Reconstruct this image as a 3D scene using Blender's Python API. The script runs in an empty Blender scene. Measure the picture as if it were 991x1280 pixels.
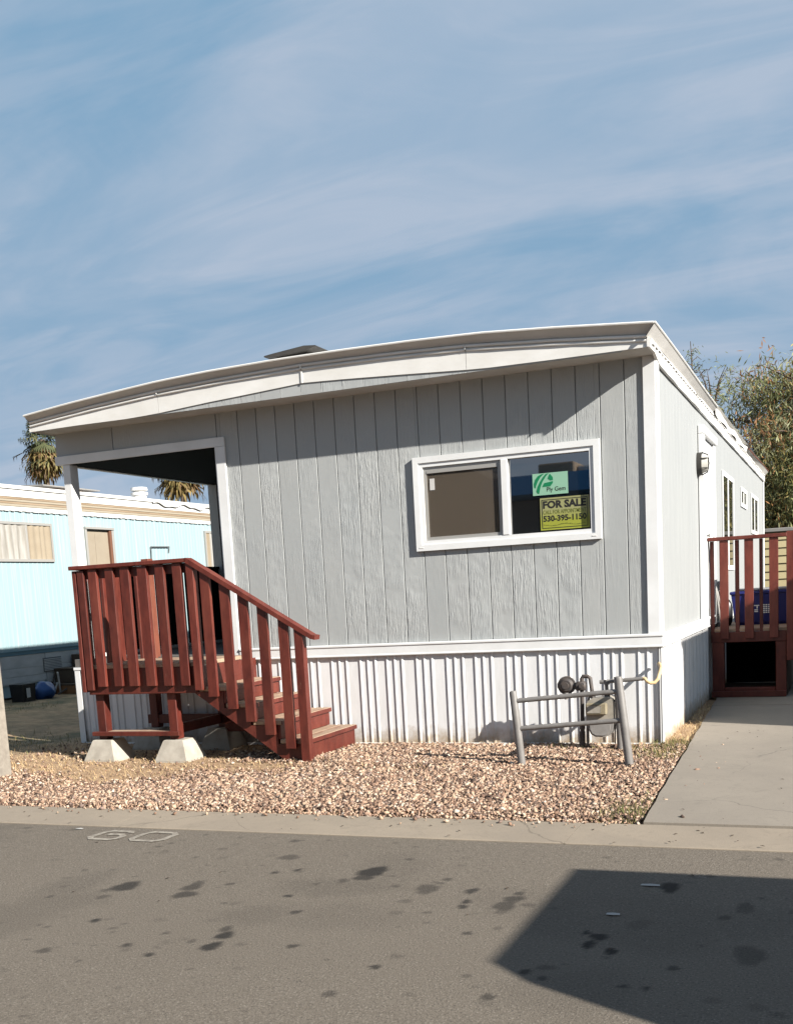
import bpy, bmesh, math, random
import numpy as np
from mathutils import Vector, Matrix
R = math.radians
random.seed(7); rng = np.random.default_rng(11)
S = bpy.context.scene
col = S.collection

# ------------------------------------------------------------------ camera
cam_d = bpy.data.cameras.new('camera'); cam = bpy.data.objects.new('camera', cam_d); col.objects.link(cam)
right = Vector((0.9249713, 0.37603037, -0.05503873)); fwd = Vector((-0.38002463, 0.91402269, -0.14192886)); up = Vector((-0.00306292, 0.1521962, 0.98834555))
m = Matrix((right, up, -fwd)).transposed().to_4x4(); m.translation = (1.416012, -9.289427, 1.369021)
cam.matrix_world = m
cam_d.sensor_fit = 'VERTICAL'; cam_d.sensor_height = 24.0; cam_d.sensor_width = 24.0
cam_d.lens = 1349.423 / 1280 * 24.0
cam_d.shift_y = (934.885 - 640) / 1280; cam_d.shift_x = -(497.017 - 495.5) / 1280
cam_d.clip_start = 0.1; cam_d.clip_end = 1500
S.camera = cam

# ------------------------------------------------------------------ light
SUN = Vector((0.909, -0.35, 0.512)).normalized()          # towards the sun
elev = math.asin(SUN.z); azim = math.atan2(SUN.x, SUN.y)
sd = bpy.data.lights.new('sun', 'SUN'); sun = bpy.data.objects.new('sun', sd); col.objects.link(sun)
sd.energy = 5.0; sd.angle = R(0.55); sd.color = (1.0, 0.945, 0.865)
sun.rotation_euler = (-SUN).to_track_quat('-Z', 'Y').to_euler(); sun.location = (20, -8, 15)
W = bpy.data.worlds.new('World'); S.world = W; W.use_nodes = True
wn, wl = W.node_tree.nodes, W.node_tree.links
wn.clear()
wo = wn.new('ShaderNodeOutputWorld'); bg = wn.new('ShaderNodeBackground'); sky = wn.new('ShaderNodeTexSky')
sky.sky_type = 'NISHITA'; sky.sun_disc = False; sky.sun_elevation = elev; sky.sun_rotation = azim
sky.air_density = 1.0; sky.dust_density = 0.6; sky.ozone_density = 2.0; sky.altitude = 100
bg.inputs['Strength'].default_value = 0.08
tc = wn.new('ShaderNodeTexCoord'); sep = wn.new('ShaderNodeSeparateXYZ'); wl.new(tc.outputs['Generated'], sep.inputs[0])
def wmath(op, a, b=None):
    n = wn.new('ShaderNodeMath'); n.operation = op
    for i, x in enumerate((a, b)):
        if x is None: continue
        if isinstance(x, (int, float)): n.inputs[i].default_value = x
        else: wl.new(x, n.inputs[i])
    return n.outputs[0]
zz = wmath('ADD', wmath('MAXIMUM', sep.outputs['Z'], 0.0), 0.22)
cmb = wn.new('ShaderNodeCombineXYZ'); wl.new(wmath('DIVIDE', sep.outputs['X'], zz), cmb.inputs[0]); wl.new(wmath('DIVIDE', sep.outputs['Y'], zz), cmb.inputs[1])
def cloud(scale, rot, sx, sy, detail, lo, hi, dist, off):
    mp = wn.new('ShaderNodeMapping'); wl.new(cmb.outputs[0], mp.inputs[0])
    mp.inputs['Location'].default_value = off; mp.inputs['Rotation'].default_value = (0, 0, R(rot)); mp.inputs['Scale'].default_value = (sx, sy, 1)
    no = wn.new('ShaderNodeTexNoise'); wl.new(mp.outputs[0], no.inputs['Vector'])
    no.inputs['Scale'].default_value = scale; no.inputs['Detail'].default_value = detail; no.inputs['Roughness'].default_value = 0.55; no.inputs['Distortion'].default_value = dist
    mr = wn.new('ShaderNodeMapRange'); mr.interpolation_type = 'SMOOTHSTEP'; wl.new(no.outputs['Fac'], mr.inputs['Value'])
    mr.inputs['From Min'].default_value = lo; mr.inputs['From Max'].default_value = hi
    return mr.outputs[0]
c1 = cloud(0.85, 26, 0.9, 1.7, 8, 0.37, 0.68, 1.3, (3.1, 1.7, 0))
c2 = cloud(1.9, -40, 0.7, 2.2, 9, 0.38, 0.70, 1.6, (7.3, 2.2, 0))
low = wn.new('ShaderNodeMapRange'); low.interpolation_type = 'SMOOTHSTEP'; wl.new(sep.outputs['Z'], low.inputs['Value'])   # haze thickens towards the horizon
low.inputs['From Min'].default_value = 0.0; low.inputs['From Max'].default_value = 0.42; low.inputs['To Min'].default_value = 0.38; low.inputs['To Max'].default_value = 0.0
cl = wmath('MINIMUM', wmath('ADD', low.outputs[0], wmath('ADD', wmath('MULTIPLY', c1, 0.62), wmath('MULTIPLY', c2, 0.45))), 0.94)
mx = wn.new('ShaderNodeMix'); mx.data_type = 'RGBA'; wl.new(cl, mx.inputs[0])
hs = wn.new('ShaderNodeHueSaturation'); hs.inputs['Saturation'].default_value = 0.86; wl.new(sky.outputs[0], hs.inputs['Color'])
lim = wn.new('ShaderNodeMix'); lim.data_type = 'RGBA'; lim.blend_type = 'DARKEN'; lim.inputs[0].default_value = 1.0   # thin high haze evens the dome out
wl.new(hs.outputs[0], lim.inputs[6]); lim.inputs[7].default_value = (1.08, 1.93, 2.82, 1)
wl.new(lim.outputs[2], mx.inputs[6]); mx.inputs[7].default_value = (2.20, 2.63, 3.27, 1)
wl.new(mx.outputs[2], bg.inputs[0]); wl.new(bg.outputs[0], wo.inputs[0])
S.view_settings.view_transform = 'Standard'; S.view_settings.look = 'None'; S.view_settings.gamma = 1.0
S.view_settings.exposure = 1.32

# ------------------------------------------------------------------ materials
def nodes(name):
    m = bpy.data.materials.new(name); m.use_nodes = True
    nt = m.node_tree; return m, nt.nodes, nt.links, nt.nodes['Principled BSDF']
def ramp(n, l, src, lo, hi):
    r = n.new('ShaderNodeMapRange'); l.new(src, r.inputs['Value']); r.inputs['From Min'].default_value = lo; r.inputs['From Max'].default_value = hi
    return r.outputs[0]
def mix(n, l, fac, a, b, mode='MIX'):
    x = n.new('ShaderNodeMix'); x.data_type = 'RGBA'; x.blend_type = mode
    for i, v in ((0, fac), (6, a), (7, b)):
        if isinstance(v, (int, float)): x.inputs[i].default_value = v
        elif isinstance(v, tuple): x.inputs[i].default_value = (*v, 1)
        else: l.new(v, x.inputs[i])
    return x.outputs[2]
def noise(n, l, vec, scale, detail=4, rough=0.6, dist=0):
    t = n.new('ShaderNodeTexNoise'); l.new(vec, t.inputs['Vector'])
    t.inputs['Scale'].default_value = scale; t.inputs['Detail'].default_value = detail; t.inputs['Roughness'].default_value = rough; t.inputs['Distortion'].default_value = dist
    return t.outputs['Fac']
def coords(n, l, stretch=(1, 1, 1), rnd=True):
    t = n.new('ShaderNodeTexCoord'); v = t.outputs['Object']
    if rnd:
        oi = n.new('ShaderNodeObjectInfo'); mu = n.new('ShaderNodeVectorMath'); mu.operation = 'SCALE'
        mu.inputs[0].default_value = (17, 11, 23); l.new(oi.outputs['Random'], mu.inputs['Scale'])
        ad = n.new('ShaderNodeVectorMath'); ad.operation = 'ADD'; l.new(v, ad.inputs[0]); l.new(mu.outputs[0], ad.inputs[1]); v = ad.outputs[0]
    mp = n.new('ShaderNodeMapping'); l.new(v, mp.inputs[0]); mp.inputs['Scale'].default_value = stretch
    return mp.outputs[0]
def bump(n, l, bs, h, strength, dist):
    b = n.new('ShaderNodeBump'); b.inputs['Strength'].default_value = strength; b.inputs['Distance'].default_value = dist
    l.new(h, b.inputs['Height']); l.new(b.outputs[0], bs.inputs['Normal'])
def mat(name, c1, c2=None, scale=6, stretch=(1, 1, 1), rough=0.6, lo=0.35, hi=0.65, bs=0, bscale=60, bd=0.003, metal=0, spec=0.35, vary=0.0, rnd=True):
    m, n, l, b = nodes(name)
    v = coords(n, l, stretch, rnd)
    c = c1
    if c2: c = mix(n, l, ramp(n, l, noise(n, l, v, scale, 6), lo, hi), c1, c2)
    if vary:
        oi = n.new('ShaderNodeObjectInfo'); hsv = n.new('ShaderNodeHueSaturation')
        mr = n.new('ShaderNodeMapRange'); l.new(oi.outputs['Random'], mr.inputs['Value']); mr.inputs['To Min'].default_value = 1 - vary; mr.inputs['To Max'].default_value = 1 + vary
        l.new(mr.outputs[0], hsv.inputs['Value'])
        if isinstance(c, tuple): hsv.inputs['Color'].default_value = (*c, 1)
        else: l.new(c, hsv.inputs['Color'])
        c = hsv.outputs[0]
    if isinstance(c, tuple): b.inputs['Base Color'].default_value = (*c, 1)
    else: l.new(c, b.inputs['Base Color'])
    b.inputs['Roughness'].default_value = rough; b.inputs['Metallic'].default_value = metal; b.inputs['Specular IOR Level'].default_value = spec
    if bs: bump(n, l, b, noise(n, l, v, bscale, 4, 0.65), bs, bd)
    return m
def attr_mat(name, attr='tint', rough=0.8, bs=0, bscale=80, bd=0.002, spec=0.25, trans=0.0):
    m, n, l, b = nodes(name)
    a = n.new('ShaderNodeAttribute'); a.attribute_name = attr; l.new(a.outputs['Color'], b.inputs['Base Color'])
    b.inputs['Roughness'].default_value = rough; b.inputs['Specular IOR Level'].default_value = spec
    if bs: bump(n, l, b, noise(n, l, coords(n, l), bscale, 3), bs, bd)
    if trans:
        t = n.new('ShaderNodeBsdfTranslucent'); l.new(a.outputs['Color'], t.inputs[0]); ms = n.new('ShaderNodeMixShader'); ms.inputs[0].default_value = trans
        l.new(b.outputs[0], ms.inputs[1]); l.new(t.outputs[0], ms.inputs[2]); l.new(ms.outputs[0], n['Material Output'].inputs[0])
    return m
def siding_mat(name, base, dark, strength):
    m, n, l, b = nodes(name)
    v = coords(n, l, (1, 1, 1))
    mp = n.new('ShaderNodeMapping'); l.new(v, mp.inputs[0]); mp.inputs['Scale'].default_value = (26, 26, 2.4)
    g = noise(n, l, mp.outputs[0], 1.6, 5, 0.62, 1.6)
    big = noise(n, l, v, 1.3, 3)
    c = mix(n, l, ramp(n, l, big, 0.3, 0.7), base, dark)
    c = mix(n, l, ramp(n, l, g, 0.60, 0.74), c, tuple(x * 0.93 for x in base))
    l.new(c, b.inputs['Base Color']); b.inputs['Roughness'].default_value = 0.55; b.inputs['Specular IOR Level'].default_value = 0.3
    patch = ramp(n, l, noise(n, l, v, 2.2, 3), 0.38, 0.62)
    mm = n.new('ShaderNodeMath'); mm.operation = 'MULTIPLY'; l.new(g, mm.inputs[0]); l.new(patch, mm.inputs[1])
    oi = n.new('ShaderNodeObjectInfo'); mr = n.new('ShaderNodeMapRange'); l.new(oi.outputs['Random'], mr.inputs['Value']); mr.inputs['To Min'].default_value = 0.25; mr.inputs['To Max'].default_value = 1.35
    m2 = n.new('ShaderNodeMath'); m2.operation = 'MULTIPLY'; l.new(mm.outputs[0], m2.inputs[0]); l.new(mr.outputs[0], m2.inputs[1]); mm = m2
    hv = n.new('ShaderNodeHueSaturation'); m3 = n.new('ShaderNodeMapRange'); l.new(oi.outputs['Random'], m3.inputs['Value']); m3.inputs['To Min'].default_value = 0.96; m3.inputs['To Max'].default_value = 1.04; l.new(m3.outputs[0], hv.inputs['Value']); l.new(c, hv.inputs['Color']); l.new(hv.outputs[0], b.inputs['Base Color'])
    bump(n, l, b, mm.outputs[0], strength, 0.012)
    return m
MT = {}
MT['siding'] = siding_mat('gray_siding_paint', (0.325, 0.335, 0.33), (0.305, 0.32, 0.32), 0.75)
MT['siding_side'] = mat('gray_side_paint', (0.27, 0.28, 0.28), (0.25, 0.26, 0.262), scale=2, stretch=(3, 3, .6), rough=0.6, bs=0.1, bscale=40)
MT['white'] = mat('white_trim_paint', (0.62, 0.63, 0.63), (0.56, 0.565, 0.56), scale=3, rough=0.45, bs=0.05, bscale=30)
MT['offwhite'] = mat('aged_white_metal', (0.62, 0.615, 0.595), (0.55, 0.54, 0.51), scale=2.5, stretch=(1, 1, 2), rough=0.5, bs=0.06, bscale=12, bd=0.01)
MT['dullwhite'] = mat('dull_cream_metal', (0.47, 0.462, 0.445), (0.41, 0.40, 0.38), scale=3, rough=0.55)
def skirt_mat():
    m, n, l, b = nodes('white_corrugated_metal')
    v = coords(n, l, (3, 3, .7)); g = n.new('ShaderNodeNewGeometry'); sp = n.new('ShaderNodeSeparateXYZ'); l.new(g.outputs['Position'], sp.inputs[0])
    c = mix(n, l, ramp(n, l, noise(n, l, v, 2.2, 6), 0.42, 0.75), (0.62, 0.625, 0.63), (0.54, 0.54, 0.53))
    d = n.new('ShaderNodeMath'); d.operation = 'MULTIPLY_ADD'; l.new(noise(n, l, g.outputs['Position'], 9, 5, 0.7), d.inputs[0]); d.inputs[1].default_value = -0.32; l.new(sp.outputs[2], d.inputs[2])
    c = mix(n, l, ramp(n, l, d.outputs[0], -0.02, -0.19), c, (0.30, 0.235, 0.165))
    c = mix(n, l, ramp(n, l, noise(n, l, coords(n, l, (22, 22, .9)), 1.5, 4, .7), 0.66, 0.80), c, (0.40, 0.37, 0.33))
    l.new(c, b.inputs['Base Color']); b.inputs['Roughness'].default_value = 0.42
    bump(n, l, b, noise(n, l, v, 5, 3), 0.10, 0.012); return m
MT['skirt'] = skirt_mat()
MT['backing'] = mat('dark_groove_paint', (0.25, 0.257, 0.255))
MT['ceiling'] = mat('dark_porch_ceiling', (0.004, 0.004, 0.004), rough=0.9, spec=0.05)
MT['porchfloor'] = mat('gray_porch_floor', (0.12, 0.11, 0.10), (0.09, 0.085, 0.08))
MT['black'] = mat('black_paint', (0.006, 0.006, 0.0065), rough=0.75, spec=0.1)
def red_mat():
    m, n, l, b = nodes('red_deck_paint')
    v = coords(n, l, (3, 3, 1)); w = coords(n, l, (9, 9, 1.2))
    c = mix(n, l, ramp(n, l, noise(n, l, v, 7, 6), 0.35, 0.65), (0.100, 0.0195, 0.0125), (0.062, 0.0120, 0.0080))
    c = mix(n, l, ramp(n, l, noise(n, l, v, 2.2, 3), 0.45, 0.75), c, (0.118, 0.029, 0.0185))
    c = mix(n, l, ramp(n, l, noise(n, l, w, 11, 5, 0.7), 0.685, 0.71), c, (0.17, 0.10, 0.068))
    oi = n.new('ShaderNodeObjectInfo'); hsv = n.new('ShaderNodeHueSaturation'); mr = n.new('ShaderNodeMapRange'); l.new(oi.outputs['Random'], mr.inputs['Value'])
    mr.inputs['To Min'].default_value = 0.78; mr.inputs['To Max'].default_value = 1.2; l.new(mr.outputs[0], hsv.inputs['Value']); l.new(c, hsv.inputs['Color'])
    l.new(hsv.outputs[0], b.inputs['Base Color']); b.inputs['Roughness'].default_value = 0.5; b.inputs['Specular IOR Level'].default_value = 0.35
    bump(n, l, b, noise(n, l, w, 14, 5, 0.65), 0.4, 0.004); return m
MT['red'] = red_mat()
MT['redwood'] = mat('weathered_red_wood', (0.17, 0.055, 0.033), (0.12, 0.036, 0.022), scale=9, stretch=(2, 2, .6), rough=0.65, bs=0.3, bscale=30)
MT['tread'] = mat('worn_tread_wood', (0.30, 0.215, 0.15), (0.19, 0.075, 0.048), scale=5, stretch=(1.5, .7, 3), rough=0.75, lo=0.50, hi=0.70, bs=0.3, bscale=28, vary=0.1)
MT['concrete'] = mat('pale_pier_concrete', (0.36, 0.33, 0.28), (0.27, 0.245, 0.205), scale=9, rough=0.9, bs=0.3, bscale=60)
MT['post_con'] = mat('rough_post_concrete', (0.24, 0.215, 0.18), (0.17, 0.15, 0.125), scale=14, rough=0.95, bs=0.5, bscale=70)
MT['pipe'] = mat('gray_painted_pipe', (0.165, 0.157, 0.15), (0.13, 0.122, 0.115), scale=12, rough=0.5, bs=0.15, bscale=50)
MT['darkpipe'] = mat('dark_iron_pipe', (0.045, 0.042, 0.042), (0.075, 0.06, 0.052), scale=22, rough=0.6, bs=0.3)
MT['meter'] = mat('taupe_meter_body', (0.30, 0.275, 0.235), (0.23, 0.21, 0.175), scale=14, rough=0.55, bs=0.15)
MT['metergray'] = mat('gray_meter_bowl', (0.23, 0.22, 0.21), (0.19, 0.18, 0.17), scale=14, rough=0.5)
MT['index'] = mat('tan_meter_index', (0.24, 0.205, 0.14), (0.17, 0.145, 0.095), scale=18, rough=0.45)
MT['hose'] = mat('cream_gas_hose', (0.58, 0.43, 0.24), (0.50, 0.36, 0.20), scale=10, rough=0.5)
MT['alu'] = mat('aluminium_frame', (0.33, 0.32, 0.30), rough=0.4, metal=0.3)
MT['soffit'] = mat('taupe_soffit_board', (0.44, 0.43, 0.41), (0.37, 0.355, 0.33), scale=4, rough=0.8)
MT['bluewall'] = mat('pale_blue_metal_wall', (0.226, 0.316, 0.342), (0.29, 0.352, 0.363), scale=3, stretch=(3, 4.5, .22), rough=0.5, lo=0.48, hi=0.72)
MT['blueshade'] = mat('shaded_wall_blue', (0.10, 0.19, 0.235), (0.12, 0.2, 0.24), scale=4)  # the wall's blue as it looks in shade, put into the colour
MT['lapwhite'] = mat('dirty_white_skirting', (0.46, 0.46, 0.445), (0.36, 0.36, 0.345), scale=3, stretch=(1, 1, 2), rough=0.7)
MT['brown'] = mat('brown_trim_stripe', (0.19, 0.135, 0.085), (0.26, 0.20, 0.14), scale=5, stretch=(1, .3, 3))
MT['tanstripe'] = mat('tan_trim_stripe', (0.27, 0.235, 0.18))
MT['curtain'] = mat('white_curtain_cloth', (0.30, 0.29, 0.27), (0.20, 0.185, 0.16), scale=3, stretch=(3, 6, .7), rough=0.9)
MT['blind'] = mat('tan_blind_cloth', (0.25, 0.21, 0.155), (0.21, 0.17, 0.12), scale=2, rough=0.9)
MT['doortan'] = mat('tan_door_panel', (0.25, 0.215, 0.165), (0.22, 0.185, 0.14), scale=3, rough=0.6)
MT['doorbrown'] = mat('brown_door_jamb', (0.13, 0.06, 0.035), rough=0.6)
MT['boxdark'] = mat('dark_brown_wood', (0.06, 0.04, 0.028), (0.04, 0.03, 0.02), scale=8)
MT['boxorange'] = mat('orange_brown_wood', (0.16, 0.075, 0.03), (0.12, 0.06, 0.03), scale=8)
MT['bluetarp'] = mat('blue_plastic', (0.012, 0.05, 0.16), rough=0.4)
MT['binblue'] = mat('dark_blue_bin_plastic', (0.014, 0.018, 0.11), (0.018, 0.022, 0.12), rough=0.4)
MT['rim'] = mat('gray_bin_rim', (0.22, 0.22, 0.23), rough=0.5)
MT['print'] = mat('white_print', (0.62, 0.62, 0.62))
MT['tanlap'] = mat('tan_lap_siding', (0.40, 0.345, 0.20), (0.36, 0.305, 0.175), scale=2, rough=0.7)
MT['roofgray'] = mat('gray_roof', (0.22, 0.21, 0.20), (0.17, 0.165, 0.155), scale=3, rough=0.8)
MT['bark'] = mat('brown_bark', (0.10, 0.075, 0.055), (0.06, 0.045, 0.035), scale=12, stretch=(2, 2, .5), rough=0.95, bs=0.6, bscale=20, bd=0.02)
MT['palmtrunk'] = mat('palm_trunk_bark', (0.13, 0.105, 0.08), (0.085, 0.065, 0.05), scale=9, stretch=(1, 1, 4), rough=0.95)
MT['leaf'] = attr_mat('leaf_blades', rough=0.6, trans=0.35)
MT['straw'] = attr_mat('straw_blades', rough=0.9)
MT['pebble'] = attr_mat('pebble_stone', rough=0.85, bs=0.2, bscale=120)
MT['scrap'] = mat('white_paper', (0.33, 0.32, 0.30), rough=0.9)
MT['brownsac'] = mat('dead_leaf', (0.05, 0.035, 0.022), rough=0.9)
MT['signblack'] = mat('black_print', (0.012, 0.012, 0.012))
MT['signgreen'] = mat('olive_print', (0.10, 0.115, 0.02))
MT['mint'] = mat('mint_sign_board', (0.20, 0.36, 0.26), rough=0.4)
MT['logogreen'] = mat('green_logo_print', (0.008, 0.15, 0.062), rough=0.4)
MT['vanpaint'] = mat('white_van_paint', (0.7, 0.7, 0.7), rough=0.3)
MT['rubber'] = mat('black_rubber', (0.02, 0.02, 0.02), rough=0.8)
MT['facadeblue'] = mat('blue_fascia_paint', (0.05, 0.22, 0.48), rough=0.6)
MT['facadegray'] = mat('gray_facade', (0.12, 0.12, 0.12), rough=0.7)
MT['lampglass'] = mat('frosted_lamp_glass', (0.45, 0.44, 0.40), rough=0.25, spec=0.5)
MT['lampmetal'] = mat('dark_lamp_metal', (0.035, 0.033, 0.03), rough=0.45)
MT['paintline'] = mat('worn_white_road_paint', (0.27, 0.245, 0.205), (0.14, 0.12, 0.097), scale=26, rough=0.9, lo=0.40, hi=0.66)
MT['vent'] = mat('gray_vent_metal', (0.10, 0.105, 0.105), rough=0.5)
MT['ventdark'] = mat('dark_vent_metal', (0.035, 0.033, 0.03), (0.05, 0.045, 0.04), rough=0.6)
MT['dullblack'] = mat('black_plastic_bag', (0.012, 0.012, 0.014), rough=0.35)
def glass(name, c, ior, rough=0.015):
    m, n, l, b = nodes(name); b.inputs['Base Color'].default_value = (*c, 1); b.inputs['Roughness'].default_value = rough; b.inputs['IOR'].default_value = ior
    return m
MT['glass'] = glass('dark_window_glass', (0.006, 0.0065, 0.007), 2.8)
MT['sideglass'] = glass('side_window_glass', (0.02, 0.021, 0.018), 1.7)
def screen_mat():
    m, n, l, b = nodes('bronze_insect_screen')
    b.inputs['Base Color'].default_value = (0.098, 0.077, 0.056, 1); b.inputs['Roughness'].default_value = 0.8
    t = n.new('ShaderNodeBsdfTransparent'); ms = n.new('ShaderNodeMixShader'); ms.inputs[0].default_value = 0.42
    l.new(t.outputs[0], ms.inputs[1]); l.new(b.outputs[0], ms.inputs[2]); l.new(ms.outputs[0], n['Material Output'].inputs[0])
    return m
MT['screen'] = screen_mat()
def sale_mat():
    m, n, l, b = nodes('yellow_sign_board')
    t = n.new('ShaderNodeTexCoord'); s = n.new('ShaderNodeSeparateXYZ'); l.new(t.outputs['Generated'], s.inputs[0])
    l.new(mix(n, l, ramp(n, l, s.outputs[2], 0.30, 0.62), (0.235, 0.25, 0.030), (0.235, 0.235, 0.105)), b.inputs['Base Color']); b.inputs['Roughness'].default_value = 0.45
    return m
MT['sale'] = sale_mat()
def asphalt_mat():
    m, n, l, b = nodes('worn_asphalt')
    t = n.new('ShaderNodeTexCoord'); v = t.outputs['Object']
    f = noise(n, l, v, 105, 3, 0.75); g = noise(n, l, v, 60, 4, 0.7); big = noise(n, l, v, 0.55, 5)
    c = mix(n, l, ramp(n, l, big, 0.3, 0.7), (0.122, 0.1035, 0.082), (0.137, 0.1165, 0.093))
    c = mix(n, l, ramp(n, l, g, 0.35, 0.7), c, (0.112, 0.094, 0.074))
    c = mix(n, l, ramp(n, l, f, 0.56, 0.72), c, (0.235, 0.21, 0.175))
    c = mix(n, l, ramp(n, l, f, 0.45, 0.28), c, (0.042, 0.037, 0.031))
    a = n.new('ShaderNodeAttribute'); a.attribute_name = 'stain'
    mm = n.new('ShaderNodeMath'); mm.operation = 'MULTIPLY'; l.new(a.outputs['Fac'], mm.inputs[0]); mm.inputs[1].default_value = 0.97
    c = mix(n, l, mm.outputs[0], c, (0.014, 0.0125, 0.011))
    l.new(c, b.inputs['Base Color']); b.inputs['Roughness'].default_value = 0.88; b.inputs['Specular IOR Level'].default_value = 0.25
    bump(n, l, b, f, 0.7, 0.006)
    return m
MT['asphalt'] = asphalt_mat()
def slab_mat(name, a, bcol, warm):
    m, n, l, b = nodes(name)
    v = coords(n, l, (1, 1, 1), False)
    c = mix(n, l, ramp(n, l, noise(n, l, v, 1.6, 6, 0.6, .5), 0.35, 0.65), a, bcol)
    c = mix(n, l, ramp(n, l, noise(n, l, v, 5, 6, 0.75, 1.2), 0.55, 0.75), c, warm)
    sp = noise(n, l, v, 130, 2, 0.7)
    c = mix(n, l, ramp(n, l, sp, 0.60, 0.74), c, tuple(x * 0.55 for x in a))
    st_n = noise(n, l, v, 2.6, 8, 0.75, 2.5)
    c = mix(n, l, ramp(n, l, st_n, 0.60, 0.72), c, tuple(x * 0.72 for x in a))
    c = mix(n, l, ramp(n, l, noise(n, l, v, 18, 4, 0.7), 0.58, 0.75), c, tuple(x * 0.78 for x in a))
    wob_ = n.new('ShaderNodeTexNoise'); l.new(v, wob_.inputs['Vector']); wob_.inputs['Scale'].default_value = 1.7; wob_.inputs['Detail'].default_value = 6
    wv = n.new('ShaderNodeVectorMath'); wv.operation = 'MULTIPLY_ADD'; l.new(wob_.outputs['Color'], wv.inputs[0]); wv.inputs[1].default_value = (.5, .5, 0); l.new(v, wv.inputs[2])
    vo = n.new('ShaderNodeTexVoronoi'); vo.feature = 'DISTANCE_TO_EDGE'; l.new(wv.outputs[0], vo.inputs['Vector']); vo.inputs['Scale'].default_value = 0.55
    ck = n.new('ShaderNodeMath'); ck.operation = 'MULTIPLY'; l.new(ramp(n, l, vo.outputs['Distance'], 0.0035, 0.0005), ck.inputs[0]); l.new(ramp(n, l, noise(n, l, v, .9, 2), 0.45, 0.55), ck.inputs[1])
    c = mix(n, l, ck.outputs[0], c, tuple(x * 0.55 for x in a))
    l.new(c, b.inputs['Base Color']); b.inputs['Roughness'].default_value = 0.9
    bump(n, l, b, sp, 0.3, 0.003)
    return m
MT['driveway'] = slab_mat('gray_driveway_concrete', (0.212, 0.184, 0.148), (0.186, 0.161, 0.130), (0.160, 0.139, 0.112))
MT['kerb'] = slab_mat('tan_kerb_concrete', (0.235, 0.194, 0.145), (0.20, 0.166, 0.126), (0.172, 0.142, 0.106))
def ground_mat():
    m, n, l, b = nodes('dirt_and_dry_grass')
    v = coords(n, l, (1, 1, 1), False)
    c = mix(n, l, ramp(n, l, noise(n, l, v, 1.1, 6), 0.35, 0.65), (0.30, 0.195, 0.110), (0.225, 0.145, 0.083))
    c = mix(n, l, ramp(n, l, noise(n, l, v, 9, 5, .7), 0.45, 0.65), c, (0.35, 0.24, 0.14))
    a = n.new('ShaderNodeAttribute'); a.attribute_name = 'green'
    pat = ramp(n, l, noise(n, l, v, 2.2, 6, .7), 0.35, 0.6)
    mm = n.new('ShaderNodeMath'); mm.operation = 'MULTIPLY'; l.new(a.outputs['Fac'], mm.inputs[0]); l.new(pat, mm.inputs[1])
    c = mix(n, l, mm.outputs[0], c, (0.058, 0.058, 0.028))
    l.new(c, b.inputs['Base Color']); b.inputs['Roughness'].default_value = 0.95
    bump(n, l, b, noise(n, l, v, 30, 5, .7), 0.5, 0.02)
    return m
MT['ground'] = ground_mat()

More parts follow.
